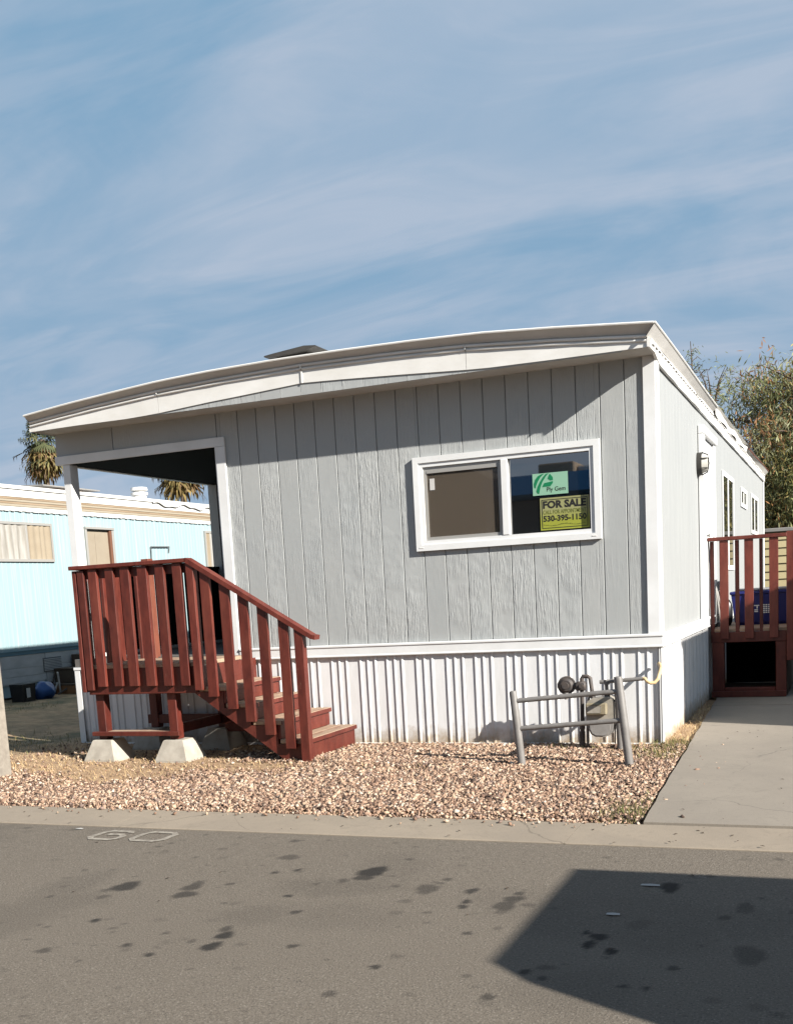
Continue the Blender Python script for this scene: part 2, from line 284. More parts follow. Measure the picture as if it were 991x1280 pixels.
# ------------------------------------------------------------------ mesh helpers
class MB:
    def __init__(s): s.v = []; s.f = []
    def add(s, vs, fs):
        o = len(s.v); s.v += [tuple(p) for p in vs]; s.f += [tuple(i + o for i in f) for f in fs]; return s
    def box(s, x0, x1, y0, y1, z0, z1):
        return s.add([(x0,y0,z0),(x1,y0,z0),(x1,y1,z0),(x0,y1,z0),(x0,y0,z1),(x1,y0,z1),(x1,y1,z1),(x0,y1,z1)],
                     [(3,2,1,0),(4,5,6,7),(0,1,5,4),(1,2,6,5),(2,3,7,6),(3,0,4,7)])
    def cbox(s, x0, x1, y0, y1, z0, z1, c=0.004):
        lo, hi = (x0,y0,z0), (x1,y1,z1); vs = []; idx = {}
        for sx in (0,1):
            for sy in (0,1):
                for sz in (0,1):
                    for ax in range(3):
                        p = []
                        for k, sg in enumerate((sx,sy,sz)):
                            q = hi[k] if sg else lo[k]
                            if k != ax: q += -c if sg else c
                            p.append(q)
                        idx[(sx,sy,sz,ax)] = len(vs); vs.append(tuple(p))
        fs = []
        for ax in range(3):
            o = [k for k in range(3) if k != ax]
            for sg in (0,1):
                q = []
                for a, b in ((0,0),(1,0),(1,1),(0,1)):
                    t = [0,0,0]; t[ax] = sg; t[o[0]] = a; t[o[1]] = b; q.append(idx[(*t, ax)])
                if (sg == 0) != (ax == 1): q.reverse()
                fs.append(tuple(q))
        for ax in range(3):                       # edges along ax
            o = [k for k in range(3) if k != ax]
            for a in (0,1):
                for b in (0,1):
                    t0 = [0,0,0]; t0[o[0]] = a; t0[o[1]] = b; t1 = list(t0); t1[ax] = 1
                    q = [idx[(*t0,o[0])], idx[(*t1,o[0])], idx[(*t1,o[1])], idx[(*t0,o[1])]]
                    fs.append(tuple(q))
        for sx in (0,1):
            for sy in (0,1):
                for sz in (0,1): fs.append((idx[(sx,sy,sz,0)], idx[(sx,sy,sz,1)], idx[(sx,sy,sz,2)]))
        return s.add(vs, fs)
    def prism(s, poly, axis, a, b):               # poly in the two other axes, in axis order
        n = len(poly); vs = []
        for t in (a, b):
            for p in poly:
                q = list(p); q.insert(axis, t); vs.append(tuple(q))
        fs = [tuple(range(n-1,-1,-1)), tuple(range(n, 2*n))] + [(i, (i+1)%n, n+(i+1)%n, n+i) for i in range(n)]
        return s.add(vs, fs)
    def tube(s, pts, r, n=10, cap=True):
        pts = [Vector(p) for p in pts]; k = len(pts); rs = r if isinstance(r, (list, tuple)) else [r]*k
        prev = None; base = len(s.v); vs = []; fs = []
        for i, p in enumerate(pts):
            d = (pts[min(i+1,k-1)] - pts[max(i-1,0)]).normalized()
            if prev is None: a = d.orthogonal().normalized()
            else:
                a = prev - d*prev.dot(d); a = a.normalized() if a.length > 1e-6 else d.orthogonal().normalized()
            prev = a; b = d.cross(a)
            for j in range(n):
                t = 2*math.pi*j/n; vs.append(p + (a*math.cos(t) + b*math.sin(t))*rs[i])
        for i in range(k-1):
            for j in range(n): fs.append((i*n+j, i*n+(j+1)%n, (i+1)*n+(j+1)%n, (i+1)*n+j))
        if cap: fs += [tuple(range(n-1,-1,-1)), tuple((k-1)*n+j for j in range(n))]
        return s.add(vs, fs)
    def ring(s, x0, x1, z0, z1, w, y0, y1):       # mitred frame standing in the xz plane
        o = [(x0,z0),(x1,z0),(x1,z1),(x0,z1)]; i = [(x0+w,z0+w),(x1-w,z0+w),(x1-w,z1-w),(x0+w,z1-w)]
        for k in range(4):
            kk = (k+1) % 4; s.prism([o[k], o[kk], i[kk], i[k]], 1, y0, y1)
        return s
    def strip(s, a, b, closed=False):             # quads between two polylines
        n = len(a); return s.add(list(a)+list(b), [(i,i+1,n+i+1,n+i) for i in range(n-1)])
    def lathe(s, prof, c, n=16):                  # prof (r,z) about a vertical axis at c
        vs = [(c[0]+r*math.cos(2*math.pi*j/n), c[1]+r*math.sin(2*math.pi*j/n), c[2]+z) for r, z in prof for j in range(n)]; k = len(prof)
        fs = [(i*n+j, i*n+(j+1)%n, (i+1)*n+(j+1)%n, (i+1)*n+j) for i in range(k-1) for j in range(n)] + [tuple(range(n-1,-1,-1)), tuple((k-1)*n+j for j in range(n))]
        return s.add(vs, fs)
    def swap(s):                                  # mirror across x=y : turns a thing built facing -y into one facing +x / side plane
        s.v = [(-y, x, z) for x, y, z in s.v]; return s
def link(name, mesh, m=None, parent=None):
    o = bpy.data.objects.new(name, mesh); col.objects.link(o)
    if m is not None: mesh.materials.append(m)
    if parent is not None: o.parent = parent
    return o
def worldloc(o):
    p = Vector((0,0,0))
    while o is not None: p += o.location; o = o.parent
    return p
def obj(name, mb, m, parent=None, smooth=False, loc=None):
    off = worldloc(parent) if parent is not None else Vector((0,0,0))
    if loc is not None: off = off + Vector(loc)
    me = bpy.data.meshes.new(name); me.from_pydata([(x-off.x, y-off.y, z-off.z) for x,y,z in mb.v], [], mb.f)
    bm = bmesh.new(); bm.from_mesh(me); bmesh.ops.recalc_face_normals(bm, faces=bm.faces); bm.to_mesh(me); bm.free()
    o = link(name, me, MT[m] if isinstance(m, str) else m, parent)
    if loc is not None: o.location = loc
    if smooth:
        me.polygons.foreach_set('use_smooth', [True]*len(me.polygons)); me.update()
        try: me.set_sharp_from_angle(angle=R(38))
        except Exception: pass
    return o
def tag(o, label=None, cat=None, group=None, kind=None):
    if label: o['label'] = label
    if cat: o['category'] = cat
    if group: o['group'] = group
    if kind: o['kind'] = kind
    return o
def thing(name, label, cat, loc=(0,0,0), group=None):
    o = bpy.data.objects.new(name, None); col.objects.link(o); o.location = loc; o.empty_display_size = 0.2
    return tag(o, label, cat, group)
def struct(name):
    o = bpy.data.objects.new(name, None); col.objects.link(o); o['kind'] = 'structure'; return o
def np_mesh(name, V, F, m, tint=None, parent=None):
    """V (n,3), F (k,c) one face size; tint (n,3) colours per vertex"""
    me = bpy.data.meshes.new(name); n, (k, c) = len(V), F.shape
    me.vertices.add(n); me.vertices.foreach_set('co', np.asarray(V, np.float32).ravel())
    me.loops.add(k*c); me.loops.foreach_set('vertex_index', np.asarray(F, np.int32).ravel())
    me.polygons.add(k); me.polygons.foreach_set('loop_start', np.arange(0, k*c, c, dtype=np.int32))
    if tint is not None:
        a = me.color_attributes.new('tint', 'FLOAT_COLOR', 'POINT'); a.data.foreach_set('color', np.c_[tint, np.ones(n)].astype(np.float32).ravel())
    me.update(calc_edges=True)
    return link(name, me, MT[m], parent)
def text(name, body, m, parent, x0, x1, zc, h, y, bold=0.0):
    """flat lettering in the xz plane, squeezed into x0..x1 with height h"""
    cu = bpy.data.curves.new(name, 'FONT'); cu.body = body; cu.align_x = 'LEFT'; cu.offset = bold; cu.resolution_u = 3
    t = bpy.data.objects.new(name, cu); col.objects.link(t)
    bpy.context.view_layer.update()
    me = bpy.data.meshes.new_from_object(t.evaluated_get(bpy.context.evaluated_depsgraph_get()))
    bpy.data.objects.remove(t); bpy.data.curves.remove(cu)
    vs = np.array([v.co[:] for v in me.vertices]); a, b = vs.min(0), vs.max(0)
    off = worldloc(parent)
    for v in me.vertices:
        x, z = v.co.x, v.co.y
        v.co = ((x0 + (x-a[0])/(b[0]-a[0])*(x1-x0)) - off.x, y - off.y, zc - h/2 + (z-a[1])/(b[1]-a[1])*h - off.z)
    me.materials.clear()
    return link(name, me, MT[m], parent)
def lerp(pts, x):
    return float(np.interp(x, [p[0] for p in pts], [p[1] for p in pts]))

# ------------------------------------------------------------------ ground, road, kerb, driveway
def sstep(a, b, x):
    t = np.clip((x-a)/(b-a), 0, 1); return t*t*(3-2*t)
def wob(x, y):
    return 0.5*np.sin(1.7*x+0.6*y)+0.35*np.sin(2.9*y-1.1*x+1.3)+0.25*np.sin(5.1*x+3.7*y+.5)
def gz(x, y):
    z = -0.035 + 0.105*sstep(-6.9, -9.6, x) + 0.010*wob(x, y)*(1-sstep(-0.4, 0.2, x))
    return z - 0.05*sstep(-2.95, -3.12, y)*(1-sstep(-12.2, -12.6, y)*1.0) + 0.03*sstep(-12.3, -13.0, y)
def grid(xs, ys, zf):
    X, Y = np.meshgrid(xs, ys); nx, ny = len(xs), len(ys)
    V = np.c_[X.ravel(), Y.ravel(), zf(X, Y).ravel()]
    i = np.arange(nx*ny).reshape(ny, nx); F = np.stack([i[:-1,:-1], i[:-1,1:], i[1:,1:], i[1:,:-1]], -1).reshape(-1, 4)
    return V, F
xs = np.r_[-700,-300,-120,-60,-35,-22, np.arange(-16, 1.01, 0.12), 3, 6, 12, 30, 70, 150, 350, 700]
ys = np.r_[-600,-250,-100,-40,-20,-13.2,-12.7,-12.2,-8,-4, np.arange(-3.4, 14, 0.12), 18, 26, 40, 80, 160, 350, 800]
V, F = grid(xs, ys, gz)
g_o = np_mesh('ground', V, F, 'ground'); g_o['kind'] = 'structure'
gx, gy = V[:,0], V[:,1]
green = np.clip(sstep(-6.0, -6.6, gx)*sstep(-1.3, -0.3, gy + .25*wob(gx*2, gy))*0.9 + 0.8*sstep(14, 18, gy), 0, 1)
green *= np.where((gx < -7.0) & (gx > -9.0) & (gy > 0.6) & (gy < 4.5), 0.45, 1.0)
at = g_o.data.attributes.new('green', 'FLOAT', 'POINT'); at.data.foreach_set('value', green.astype(np.float32))
for p in g_o.data.polygons: p.use_smooth = True

RZ = -0.035
rx = np.r_[-250,-90,-40,-18,-9, np.arange(-5.4, 2.4, 0.016), 5, 9, 18, 40, 90, 250]
ry = np.r_[-12.25,-11,-9, np.arange(-7.6, -3.70, 0.016), -3.648, -3.60]
V, F = grid(rx, ry, lambda X, Y: np.full_like(X, RZ) - 0.03*sstep(-3.9, -12, Y))
road = np_mesh('road', V, F, 'asphalt'); road['kind'] = 'structure'
STAINS = [(-0.80,-4.38,0.092,0.112,0.95),(-0.80,-4.49,0.058,0.078,0.80),(-0.88,-4.57,0.034,0.046,0.60),(-1.96,-4.88,0.087,0.099,0.85),(-2.02,-4.96,0.031,0.048,0.50),(-1.60,-4.82,0.060,0.079,0.70),(-1.56,-4.95,0.066,0.075,0.75),(-1.61,-4.75,0.044,0.048,0.60),(-1.02,-5.47,0.050,0.057,0.92),(-1.00,-5.61,0.049,0.064,0.92),(-1.06,-5.39,0.033,0.047,0.70),(-1.12,-5.57,0.022,0.033,0.50),(-0.41,-4.63,0.066,0.098,0.60),(-0.19,-4.62,0.035,0.055,0.85),(-0.16,-4.79,0.030,0.038,0.85),(-0.15,-4.87,0.028,0.037,0.85),(0.04,-4.71,0.057,0.064,0.75),(0.03,-4.82,0.057,0.098,0.70),(0.04,-4.62,0.030,0.040,0.70),(-0.01,-5.22,0.023,0.031,0.70),(0.28,-5.87,0.031,0.037,0.70),(0.14,-5.69,0.020,0.025,0.50),(0.69,-4.39,0.050,0.107,0.98),(0.50,-5.25,0.031,0.058,0.98),(0.52,-5.15,0.044,0.051,0.98),(0.46,-5.11,0.018,0.031,0.95),(0.60,-5.31,0.030,0.046,0.98),(1.10,-5.24,0.072,0.125,0.50),(1.04,-4.65,0.049,0.093,0.50),(0.65,-4.96,0.065,0.086,0.35),(0.34,-5.60,0.029,0.034,0.85),(0.42,-5.65,0.023,0.024,0.80),(0.97,-4.80,0.029,0.044,0.60),(0.85,-5.44,0.026,0.034,0.70),(0.79,-5.66,0.019,0.023,0.80),(0.71,-5.66,0.020,0.023,0.80),(-1.74,-5.41,0.027,0.040,0.90),(-2.24,-5.12,0.026,0.032,0.60),(-1.37,-5.68,0.025,0.033,0.75),(-1.20,-5.76,0.027,0.026,0.90),(-1.69,-5.82,0.043,0.040,0.60),(-0.87,-5.10,0.030,0.038,0.75),(-0.66,-5.53,0.031,0.031,0.75),(-0.23,-5.68,0.025,0.027,0.85),(-1.03,-4.87,0.025,0.028,0.90),(-1.21,-4.42,0.021,0.034,0.90),(-1.31,-4.49,0.026,0.034,0.80),(-1.39,-4.18,0.065,0.074,0.55),(-1.96,-5.07,0.039,0.046,0.50),(-1.58,-5.49,0.019,0.025,0.50),(-1.30,-5.50,0.022,0.024,0.60),(-0.89,-5.56,0.028,0.032,0.30),(-0.99,-4.65,0.024,0.030,0.50),(-0.44,-4.84,0.038,0.039,0.40),(0.09,-5.13,0.019,0.032,0.40),(-0.37,-4.45,0.027,0.037,0.60)]
gx, gy = V[:,0], V[:,1]; st = np.zeros(len(V))
def splat(cx, cy, ax, ay, a, hard=1.0):
    dx, dy = (gx-cx)/ax, (gy-cy)/ay
    th = np.arctan2(dy, dx); r = np.sqrt(dx*dx+dy*dy); ph = (cx*37+cy*91) % 6.28
    r = r/(1+.10*np.sin(2*th+ph)+.10*np.sin(3*th+2*ph)+.06*np.sin(7*th+ph))
    np.maximum(st, a*(1-sstep(.62, 1.05*hard, r)), out=st)
for s_ in STAINS: splat(*s_)
sr = np.random.default_rng(5)
for i in range(300):
    u, w = sr.random(), sr.random(); cy = -3.75 - 2.7*u**1.3; cx = -4.8 + 6.2*w
    sz = .011+.028*sr.random()**2; splat(cx, cy, sz*1.1, sz, .15+.45*sr.random()**1.6)
for i in range(26):
    splat(-4.8+6.2*sr.random(), -3.8-3.2*sr.random(), .12+.2*sr.random(), .10+.15*sr.random(), .10+.10*sr.random(), 1.6)
at = road.data.attributes.new('stain', 'FLOAT', 'POINT'); at.data.foreach_set('value', st.astype(np.float32))

# house number painted on the road
def stroke(pts, w, closed=False):
    mb = MB(); P = [Vector((*p, 0)) for p in pts]; n = len(P); L, Rr = [], []
    for i in range(n):
        a = P[(i-1) % n] if (closed or i > 0) else P[i]; b = P[(i+1) % n] if (closed or i < n-1) else P[i]
        d = (b-a).normalized(); q = Vector((-d.y, d.x, 0))*w/2
        L.append((*(P[i]+q).xy, RZ+.004)); Rr.append((*(P[i]-q).xy, RZ+.004))
    if closed: L.append(L[0]); Rr.append(Rr[0])
    return mb.strip(L, Rr)
num = thing('road_number', 'faded number 60 painted in white on the asphalt by the kerb', 'road marking', (-2.65,-3.87,RZ))
obj('digit', stroke([(-2.712,-3.800),(-2.735,-3.752),(-2.875,-3.757),(-2.905,-3.80),(-2.918,-3.93),(-2.885,-3.972),(-2.745,-3.975),(-2.708,-3.935),(-2.712,-3.875),(-2.745,-3.843),(-2.845,-3.843)], .044), 'paintline', num)
obj('digit', stroke([(-2.612,-3.925),(-2.575,-3.968),(-2.425,-3.968),(-2.388,-3.925),(-2.385,-3.79),(-2.42,-3.748),(-2.57,-3.744),(-2.606,-3.785)], .044, True), 'paintline', num)

kerb = struct('kerb')
def kerb_seg(x0, x1):
    xsn = np.arange(x0, x1+.001, (x1-x0)/8)
    mb = MB(); prof = [(-3.652,-.10),(-3.652,-.031),(-3.64,-.027),(-3.20,-.014),(-3.182,-.018),(-3.182,-.10)]
    return mb.prism(prof, 0, x0, x1)
bounds = [-24,-18,-12,-8.9,-5.95,-2.98,0.02,3.03,6,12,18,24]
for a, b in zip(bounds[:-1], bounds[1:]): obj('kerb_segment', kerb_seg(a+.0012, b-.0012), 'kerb', kerb)

drive = struct('driveway')
def xl(y): return .365 + (y+3.18)*(.118-.365)/(3.07+3.18)
def slab(y0, y1, dz=0):
    n = 10; ysl = np.linspace(y0, y1, n); mb = MB()
    j = [0.004*math.sin(9*t)+.003*math.sin(23*t) for t in ysl]
    top = -.006+dz
    A = [(xl(t)+q, t, top) for t, q in zip(ysl, j)]; Bq = [(4.1, t, top) for t in ysl]; Cq = [(xl(t)+q-.004, t, -.16) for t, q in zip(ysl, j)]
    mb.strip(A, Bq); mb.strip(Cq, A)
    mb.add([A[0], Bq[0], (4.1,y0,-.16), Cq[0]], [(0,1,2,3)]); mb.add([A[-1], Bq[-1], (4.1,y1,-.16), Cq[-1]], [(0,1,2,3)])
    return mb
for y0, y1, dz in ((-3.172,-.51,0),(-.502,2.6,-.001),(2.61,6.5,.001),(6.51,12,0)): obj('slab', slab(y0, y1, dz), 'driveway', drive)
for q in drive.children: q.data.materials[0] = MT['driveway']

# gravel bed ---------------------------------------------------------------
def icosa():
    t = (1+5**.5)/2
    v = np.array([(-1,t,0),(1,t,0),(-1,-t,0),(1,-t,0),(0,-1,t),(0,1,t),(0,-1,-t),(0,1,-t),(t,0,-1),(t,0,1),(-t,0,-1),(-t,0,1)], float); v /= np.linalg.norm(v[0])
    f = np.array([(0,11,5),(0,5,1),(0,1,7),(0,7,10),(0,10,11),(1,5,9),(5,11,4),(11,10,2),(10,7,6),(7,1,8),(3,9,4),(3,4,2),(3,2,6),(3,6,8),(3,8,9),(4,9,5),(2,4,11),(6,2,10),(8,6,7),(9,8,1)])
    return v, f
def dirt(x, y):                                   # 1 where bare dirt and straw show instead of stones
    d = sstep(-2.25, -1.75, y + .28*wob(1.3*x, y)) * sstep(-3.3, -3.9, x + .2*wob(x, 2*y))
    d2 = np.exp(-(((x+3.3)/.85)**2+((y+1.35)/.42)**2))*1.25
    d3 = np.exp(-(((x+2.05)/.75)**2+((y+1.35)/.12)**2))*.85
    d4 = np.exp(-(((x+4.6)/.9)**2+((y+2.2)/.22)**2))*.8
    return np.clip(np.maximum.reduce([d, d2, d3, d4]), 0, 1)
n = 225000
px = rng.uniform(-7.2, .36, n); py = rng.uniform(-3.19, -.06, n)
keep = (px < np.array([xl(t) for t in py])-.025) & (rng.random(n) > .97*dirt(px, py)) & ~((px > -.35) & (py > -.6) & (rng.random(n) < .6))
keep &= ~((px < -6.2) & (py > -.9))
px, py = px[keep], py[keep]
kx = rng.uniform(-6, .3, 170); ky = -3.19-np.abs(rng.normal(0, .07, 170)); dx_ = rng.uniform(.36, .62, 40); dy_ = rng.uniform(-3.1, 0, 40)
px = np.r_[px, kx, dx_]; py = np.r_[py, ky, dy_]; n = len(px); spill = (py < -3.185) | (px > .36)
iv = np.array([(1,0,0),(-1,0,0),(0,1,0),(0,-1,0),(0,0,1),(0,0,-1)], float); jf = np.array([(0,2,4),(2,1,4),(1,3,4),(3,0,4),(2,0,5),(1,2,5),(3,1,5),(0,3,5)])
sz = rng.gamma(4, .0021, n).clip(.0045, .023)
sc = np.c_[sz*rng.uniform(1.0,1.75,n), sz*rng.uniform(.7,1.15,n), sz*rng.uniform(.55,.9,n)]
def rotm(n):
    q = rng.normal(size=(n,4)); q[:,1:3] *= .35; q /= np.linalg.norm(q,axis=1)[:,None]; w,x,y,z = q.T
    return np.stack([1-2*(y*y+z*z),2*(x*y-z*w),2*(x*z+y*w),2*(x*y+z*w),1-2*(x*x+z*z),2*(y*z-x*w),2*(x*z-y*w),2*(y*z+x*w),1-2*(x*x+y*y)],-1).reshape(n,3,3)
Vp = iv[None]*sc[:,None,:]*rng.uniform(.72,1.22,(n,6,1)); Vp = np.einsum('nij,nkj->nki', rotm(n), Vp)
Vp += np.c_[px, py, np.where(spill, -.012+sz*.3, gz(px,py)+sz*.35+rng.random(n)*.012)][:,None,:]
pal = np.array([(.42,.295,.205),(.33,.215,.15),(.47,.365,.275),(.23,.145,.10),(.15,.093,.066),(.085,.057,.044),(.215,.155,.13),(.50,.41,.33)])
ci = rng.choice(8, n, p=[.21,.18,.11,.17,.16,.09,.05,.03]); tint = pal[ci]*rng.uniform(.72,1.05,(n,1))
o = np_mesh('gravel', Vp.reshape(-1,3), (jf[None]+6*np.arange(n)[:,None,None]).reshape(-1,3), 'pebble', np.repeat(tint,6,0)); o['kind'] = 'stuff'
tag(o, 'pinkish tan crushed stone gravel between the skirting and the kerb')

# blades of dry straw and weeds --------------------------------------------
def blades(name, P, L, wd, lean, cols, label, flat):
    n = len(P); a = rng.uniform(0, 2*np.pi, n); d = np.c_[np.cos(a), np.sin(a)]
    h = L*np.sqrt(np.clip(1-lean**2, .02, 1)); s = L*lean
    base = P; q = np.c_[-d[:,1], d[:,0], np.zeros(n)]*(wd/2)[:,None]
    mid = base + np.c_[d*(s*.45)[:,None], h*.62]; tip = base + np.c_[d*s[:,None], h]
    V = np.stack([base-q, base+q, mid+q*.8, mid-q*.8, tip], 1)
    Ft = np.array([[0,1,2],[0,2,3],[3,2,4]])
    F = (Ft[None] + 5*np.arange(n)[:,None,None]).reshape(-1,3)
    o = np_mesh(name, V.reshape(-1,3), F, 'straw', np.repeat(cols,5,0)); o['kind'] = 'stuff'; tag(o, label); return o
def scatter(k, x0, x1, y0, y1, f):
    x = rng.uniform(x0,x1,k); y = rng.uniform(y0,y1,k); m_ = rng.random(k) < f(x,y); return x[m_], y[m_]
x, y = scatter(16000, -7, -1.0, -2.6, -.15, lambda x,y: dirt(x,y)*.8)
x2, y2 = scatter(1100, -3.2, -.1, -.45, -.07, lambda x,y: .85+0*x)
x3, y3 = scatter(6000, -.35, .3, -1.0, 3.0, lambda x,y: (x > .03-(y<0)*.3)*(x < .27-.04*y)*.8)
x, y = np.r_[x,x2,x3], np.r_[y,y2,y3]; n = len(x)
sp = np.array([(.54,.38,.19),(.42,.29,.15),(.32,.215,.12),(.60,.45,.25)])
blades('dry_grass', np.c_[x,y,gz(x,y)-.004], rng.uniform(.02,.085,n), rng.uniform(.0025,.005,n), rng.uniform(.75,.985,n), sp[rng.integers(0,4,n)]*rng.uniform(.7,1.1,(n,1)), 'dry straw coloured grass scattered over bare dirt and along the skirting', True)
x, y = scatter(4200, -.30, .36, -3.14, -2.15, lambda x,y: (x < xl(y)-.01)*np.exp(-((x-.24)/.16)**2-((y+2.95)/.3)**2))
x2, y2 = scatter(2600, -.30, .25, -.9, .2, lambda x,y: np.exp(-((x-.08)/.15)**2)*.8*(y < .0+(x>.02)*.3))
x3, y3 = scatter(300, -2.4, .2, -3.19, -3.12, lambda x,y: .75*(np.sin(3.1*x+.7)>.35))
x4, y4 = scatter(300, -1.0, -.1, -.4, -.08, lambda x,y: .6+0*x)
x5, y5 = scatter(5200, -9.6, -5.9, -1.1, 3.2, lambda x,y: .9*np.exp(-((y-.1)/.5)**2)+.5*(x<-8.8))
x, y = np.r_[x,x2,x3,x4,x5], np.r_[y,y2,y3,y4,y5]; n = len(x)
gp = np.array([(.11,.115,.04),(.16,.15,.06),(.085,.09,.032),(.22,.18,.08)])
blades('weeds', np.c_[x,y,gz(x,y)-.004], rng.uniform(.02,.085,n), rng.uniform(.003,.007,n), rng.uniform(.3,.9,n), gp[rng.integers(0,4,n)]*rng.uniform(.7,1.1,(n,1)), 'short dull green weeds along the driveway edge and the shaded yard', False)

# ------------------------------------------------------------------ the gray mobile home
X0, X1, YB = -6.06, 0.0, 13.1
ZB, ZT = 0.907, 3.178
home = thing('mobile_home', 'gray single storey mobile home with white trim and a shallow arched roof', 'mobile home', (-3,0,-.03))
WX0, WX1, WZ0, WZ1 = -2.105, -.50, 1.765, 2.515         # window hole
PX = -4.10                                               # porch hole right edge
edges = [-.004] + [-.252-.2032*k for k in range(29)]
edges = [e for e in edges if e > X0+.03] + [X0]
HEAD = [X0, -5.35, -4.146]                               # wider boards over the porch
def pieces(x0, x1, z0, z1):
    """rectangles of wall x0..x1 outside the window and porch openings"""
    segs = [(x0, x1, z0, z1)]
    for hx0, hx1, hz0, hz1 in ((WX0, WX1, WZ0, WZ1), (X0-1, PX, 0, 2.90)):
        out = []
        for a, b, lo, hi in segs:
            if b <= hx0+1e-4 or a >= hx1-1e-4 or hi <= hz0 or lo >= hz1: out.append((a,b,lo,hi)); continue
            if a < hx0: out.append((a,hx0,lo,hi))
            if b > hx1: out.append((hx1,b,lo,hi))
            aa, bb = max(a,hx0), min(b,hx1)
            if lo < hz0: out.append((aa,bb,lo,hz0))
            if hi > hz1: out.append((aa,bb,hz1,hi))
        segs = out
    return [q for q in segs if q[1]-q[0] > .006]
edges = [e for e in edges if e > -4.1] + [-4.146]
for a, b in list(zip(edges[:-1], edges[1:])) + [(-4.146,-5.35),(-5.35,X0)]:     # a > b
    for p, q, lo, hi in pieces(b+.0035, a-.0035, ZB-.03, ZT):
        obj('siding_plank', MB().cbox(p, q, 0.0, .016, lo, hi, min(.003, (q-p)*.3)), 'siding', home, loc=((a+b)/2+3, 0, 0))
mb = MB()
for p, q, lo, hi in pieces(X0+.01, X1-.01, ZB-.05, ZT): mb.box(p, q, .0135, .09, lo, hi)
obj('wall_backing', mb, 'backing', home)
# right side wall with shallow grooves
mb = MB(); yy = .02
while yy < YB:
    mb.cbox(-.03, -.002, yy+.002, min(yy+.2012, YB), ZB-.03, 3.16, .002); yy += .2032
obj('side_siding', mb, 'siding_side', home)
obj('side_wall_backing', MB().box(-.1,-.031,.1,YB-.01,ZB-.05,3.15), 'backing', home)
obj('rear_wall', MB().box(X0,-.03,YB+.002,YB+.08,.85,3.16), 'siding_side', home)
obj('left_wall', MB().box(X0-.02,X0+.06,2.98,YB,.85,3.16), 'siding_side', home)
# corner trim, belt, skirting
obj('corner_trim', MB().cbox(-.098,.006,-.022,-.003,ZB,3.165,.004), 'white', home)
obj('corner_trim', MB().cbox(.001,.022,-.018,.075,ZB,3.12,.004), 'white', home)
obj('corner_trim', MB().cbox(.001,.02,YB-.09,YB+.02,ZB,3.12,.004), 'white', home)
mb = MB().cbox(-4.055,.030,-.034,-.002,.812,.893,.004); mb.cbox(-4.055,.033,-.042,-.002,.886,.912,.006); mb.cbox(-4.055,.032,-.040,-.002,.797,.816,.005)
obj('belt_trim', mb, 'white', home)
mb = MB().cbox(.001,.034,-.01,YB,.812,.893,.004); mb.cbox(.001,.044,-.012,YB,.886,.912,.006); mb.cbox(.001,.040,-.011,YB,.797,.816,.005)
obj('belt_trim', mb, 'white', home)
def skirt(x0, x1, zt, zb0, zb1):
    """ribbed sheet facing -y from x0 to x1"""
    prof = [(x0,-.003)]; x = x0+.09
    while x < x1-.001:
        for q in range(3):
            for dx, y in ((0,-.003),(.005,-.0125),(.013,-.0125),(.026,-.003)):
                if x+0.076*q+dx <= x1: prof.append((x+0.076*q+dx, y))
        x += .296
    prof.append((x1, -.003))
    prof = sorted(prof)
    zb = lambda x: zb0+(zb1-zb0)*(x-x0)/(x1-x0)
    mb = MB(); A = [(a, y, zb(a)) for a, y in prof]; Bq = [(a, y, zt) for a, y in prof]
    mb.strip(A, Bq); mb.strip([(a, .006, z) for a, y, z in A], [(a, .006, zt) for a, y in prof])
    return mb
skx = np.linspace(X0, -.012, 8)
for a, b in zip(skx[:-1], skx[1:]):
    zt = .80 if a > -4.4 else .745
    obj('skirting_panel', skirt(a+.001, b-.0005, zt, -.045, -.045), 'skirt', home, loc=(0,.0015*(random.random()),0))
for a in np.arange(0.02, YB-.05, .87):
    o = obj('skirting_panel', skirt(a, min(a+.869, YB), .80, -.05, -.05).swap(), 'skirt', home)
obj('skirt_corner', MB().cbox(-.012,.010,-.026,-.001,-.05,.80,.003), 'white', home)
obj('skirt_corner', MB().cbox(-.002,.016,-.026,.03,-.05,.80,.003), 'white', home)
obj('skirt_rail', MB().cbox(X0-.005,-.013,-.030,-.004,-.05,-.02,.004), 'offwhite', home)
obj('skirt_corner', MB().cbox(X0-.012,X0+.055,-.028,-.0225,-.05,.745,.002), 'white', home)
obj('skirt_corner', MB().cbox(X0-.02,X0-.004,-.024,.06,-.05,.745,.002), 'white', home)
obj('skirt_cap', MB().cbox(X0-.02,-4.06,-.034,.01,.746,.775,.003), 'white', home)
mb = MB(); mb.box(X0-.01,X0+.012,.07,YB,-.05,.745); obj('skirting_panel', mb, 'skirt', home)
# porch
obj('porch_floor', MB().box(X0,-4.16,-.02,2.95,.78,.86), 'porchfloor', home)
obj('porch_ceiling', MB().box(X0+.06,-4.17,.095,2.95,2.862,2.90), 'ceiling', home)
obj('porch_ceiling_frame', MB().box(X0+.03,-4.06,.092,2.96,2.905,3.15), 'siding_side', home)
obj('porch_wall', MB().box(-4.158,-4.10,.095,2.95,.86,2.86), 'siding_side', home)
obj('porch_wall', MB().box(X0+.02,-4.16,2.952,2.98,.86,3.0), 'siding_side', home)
obj('corner_trim', MB().cbox(X0-.024,X0+.105,2.918,2.95,.86,2.86,.004), 'siding', home)
obj('porch_lintel', MB().cbox(X0-.005,-4.056,-.024,-.002,2.852,2.94,.004), 'white', home)
obj('porch_jamb', MB().cbox(-4.160,-4.056,-.026,-.003,.80,2.851,.004), 'white', home)
obj('porch_jamb', MB().cbox(-4.170,-4.159,-.02,.094,.86,2.851,.003), 'white', home)
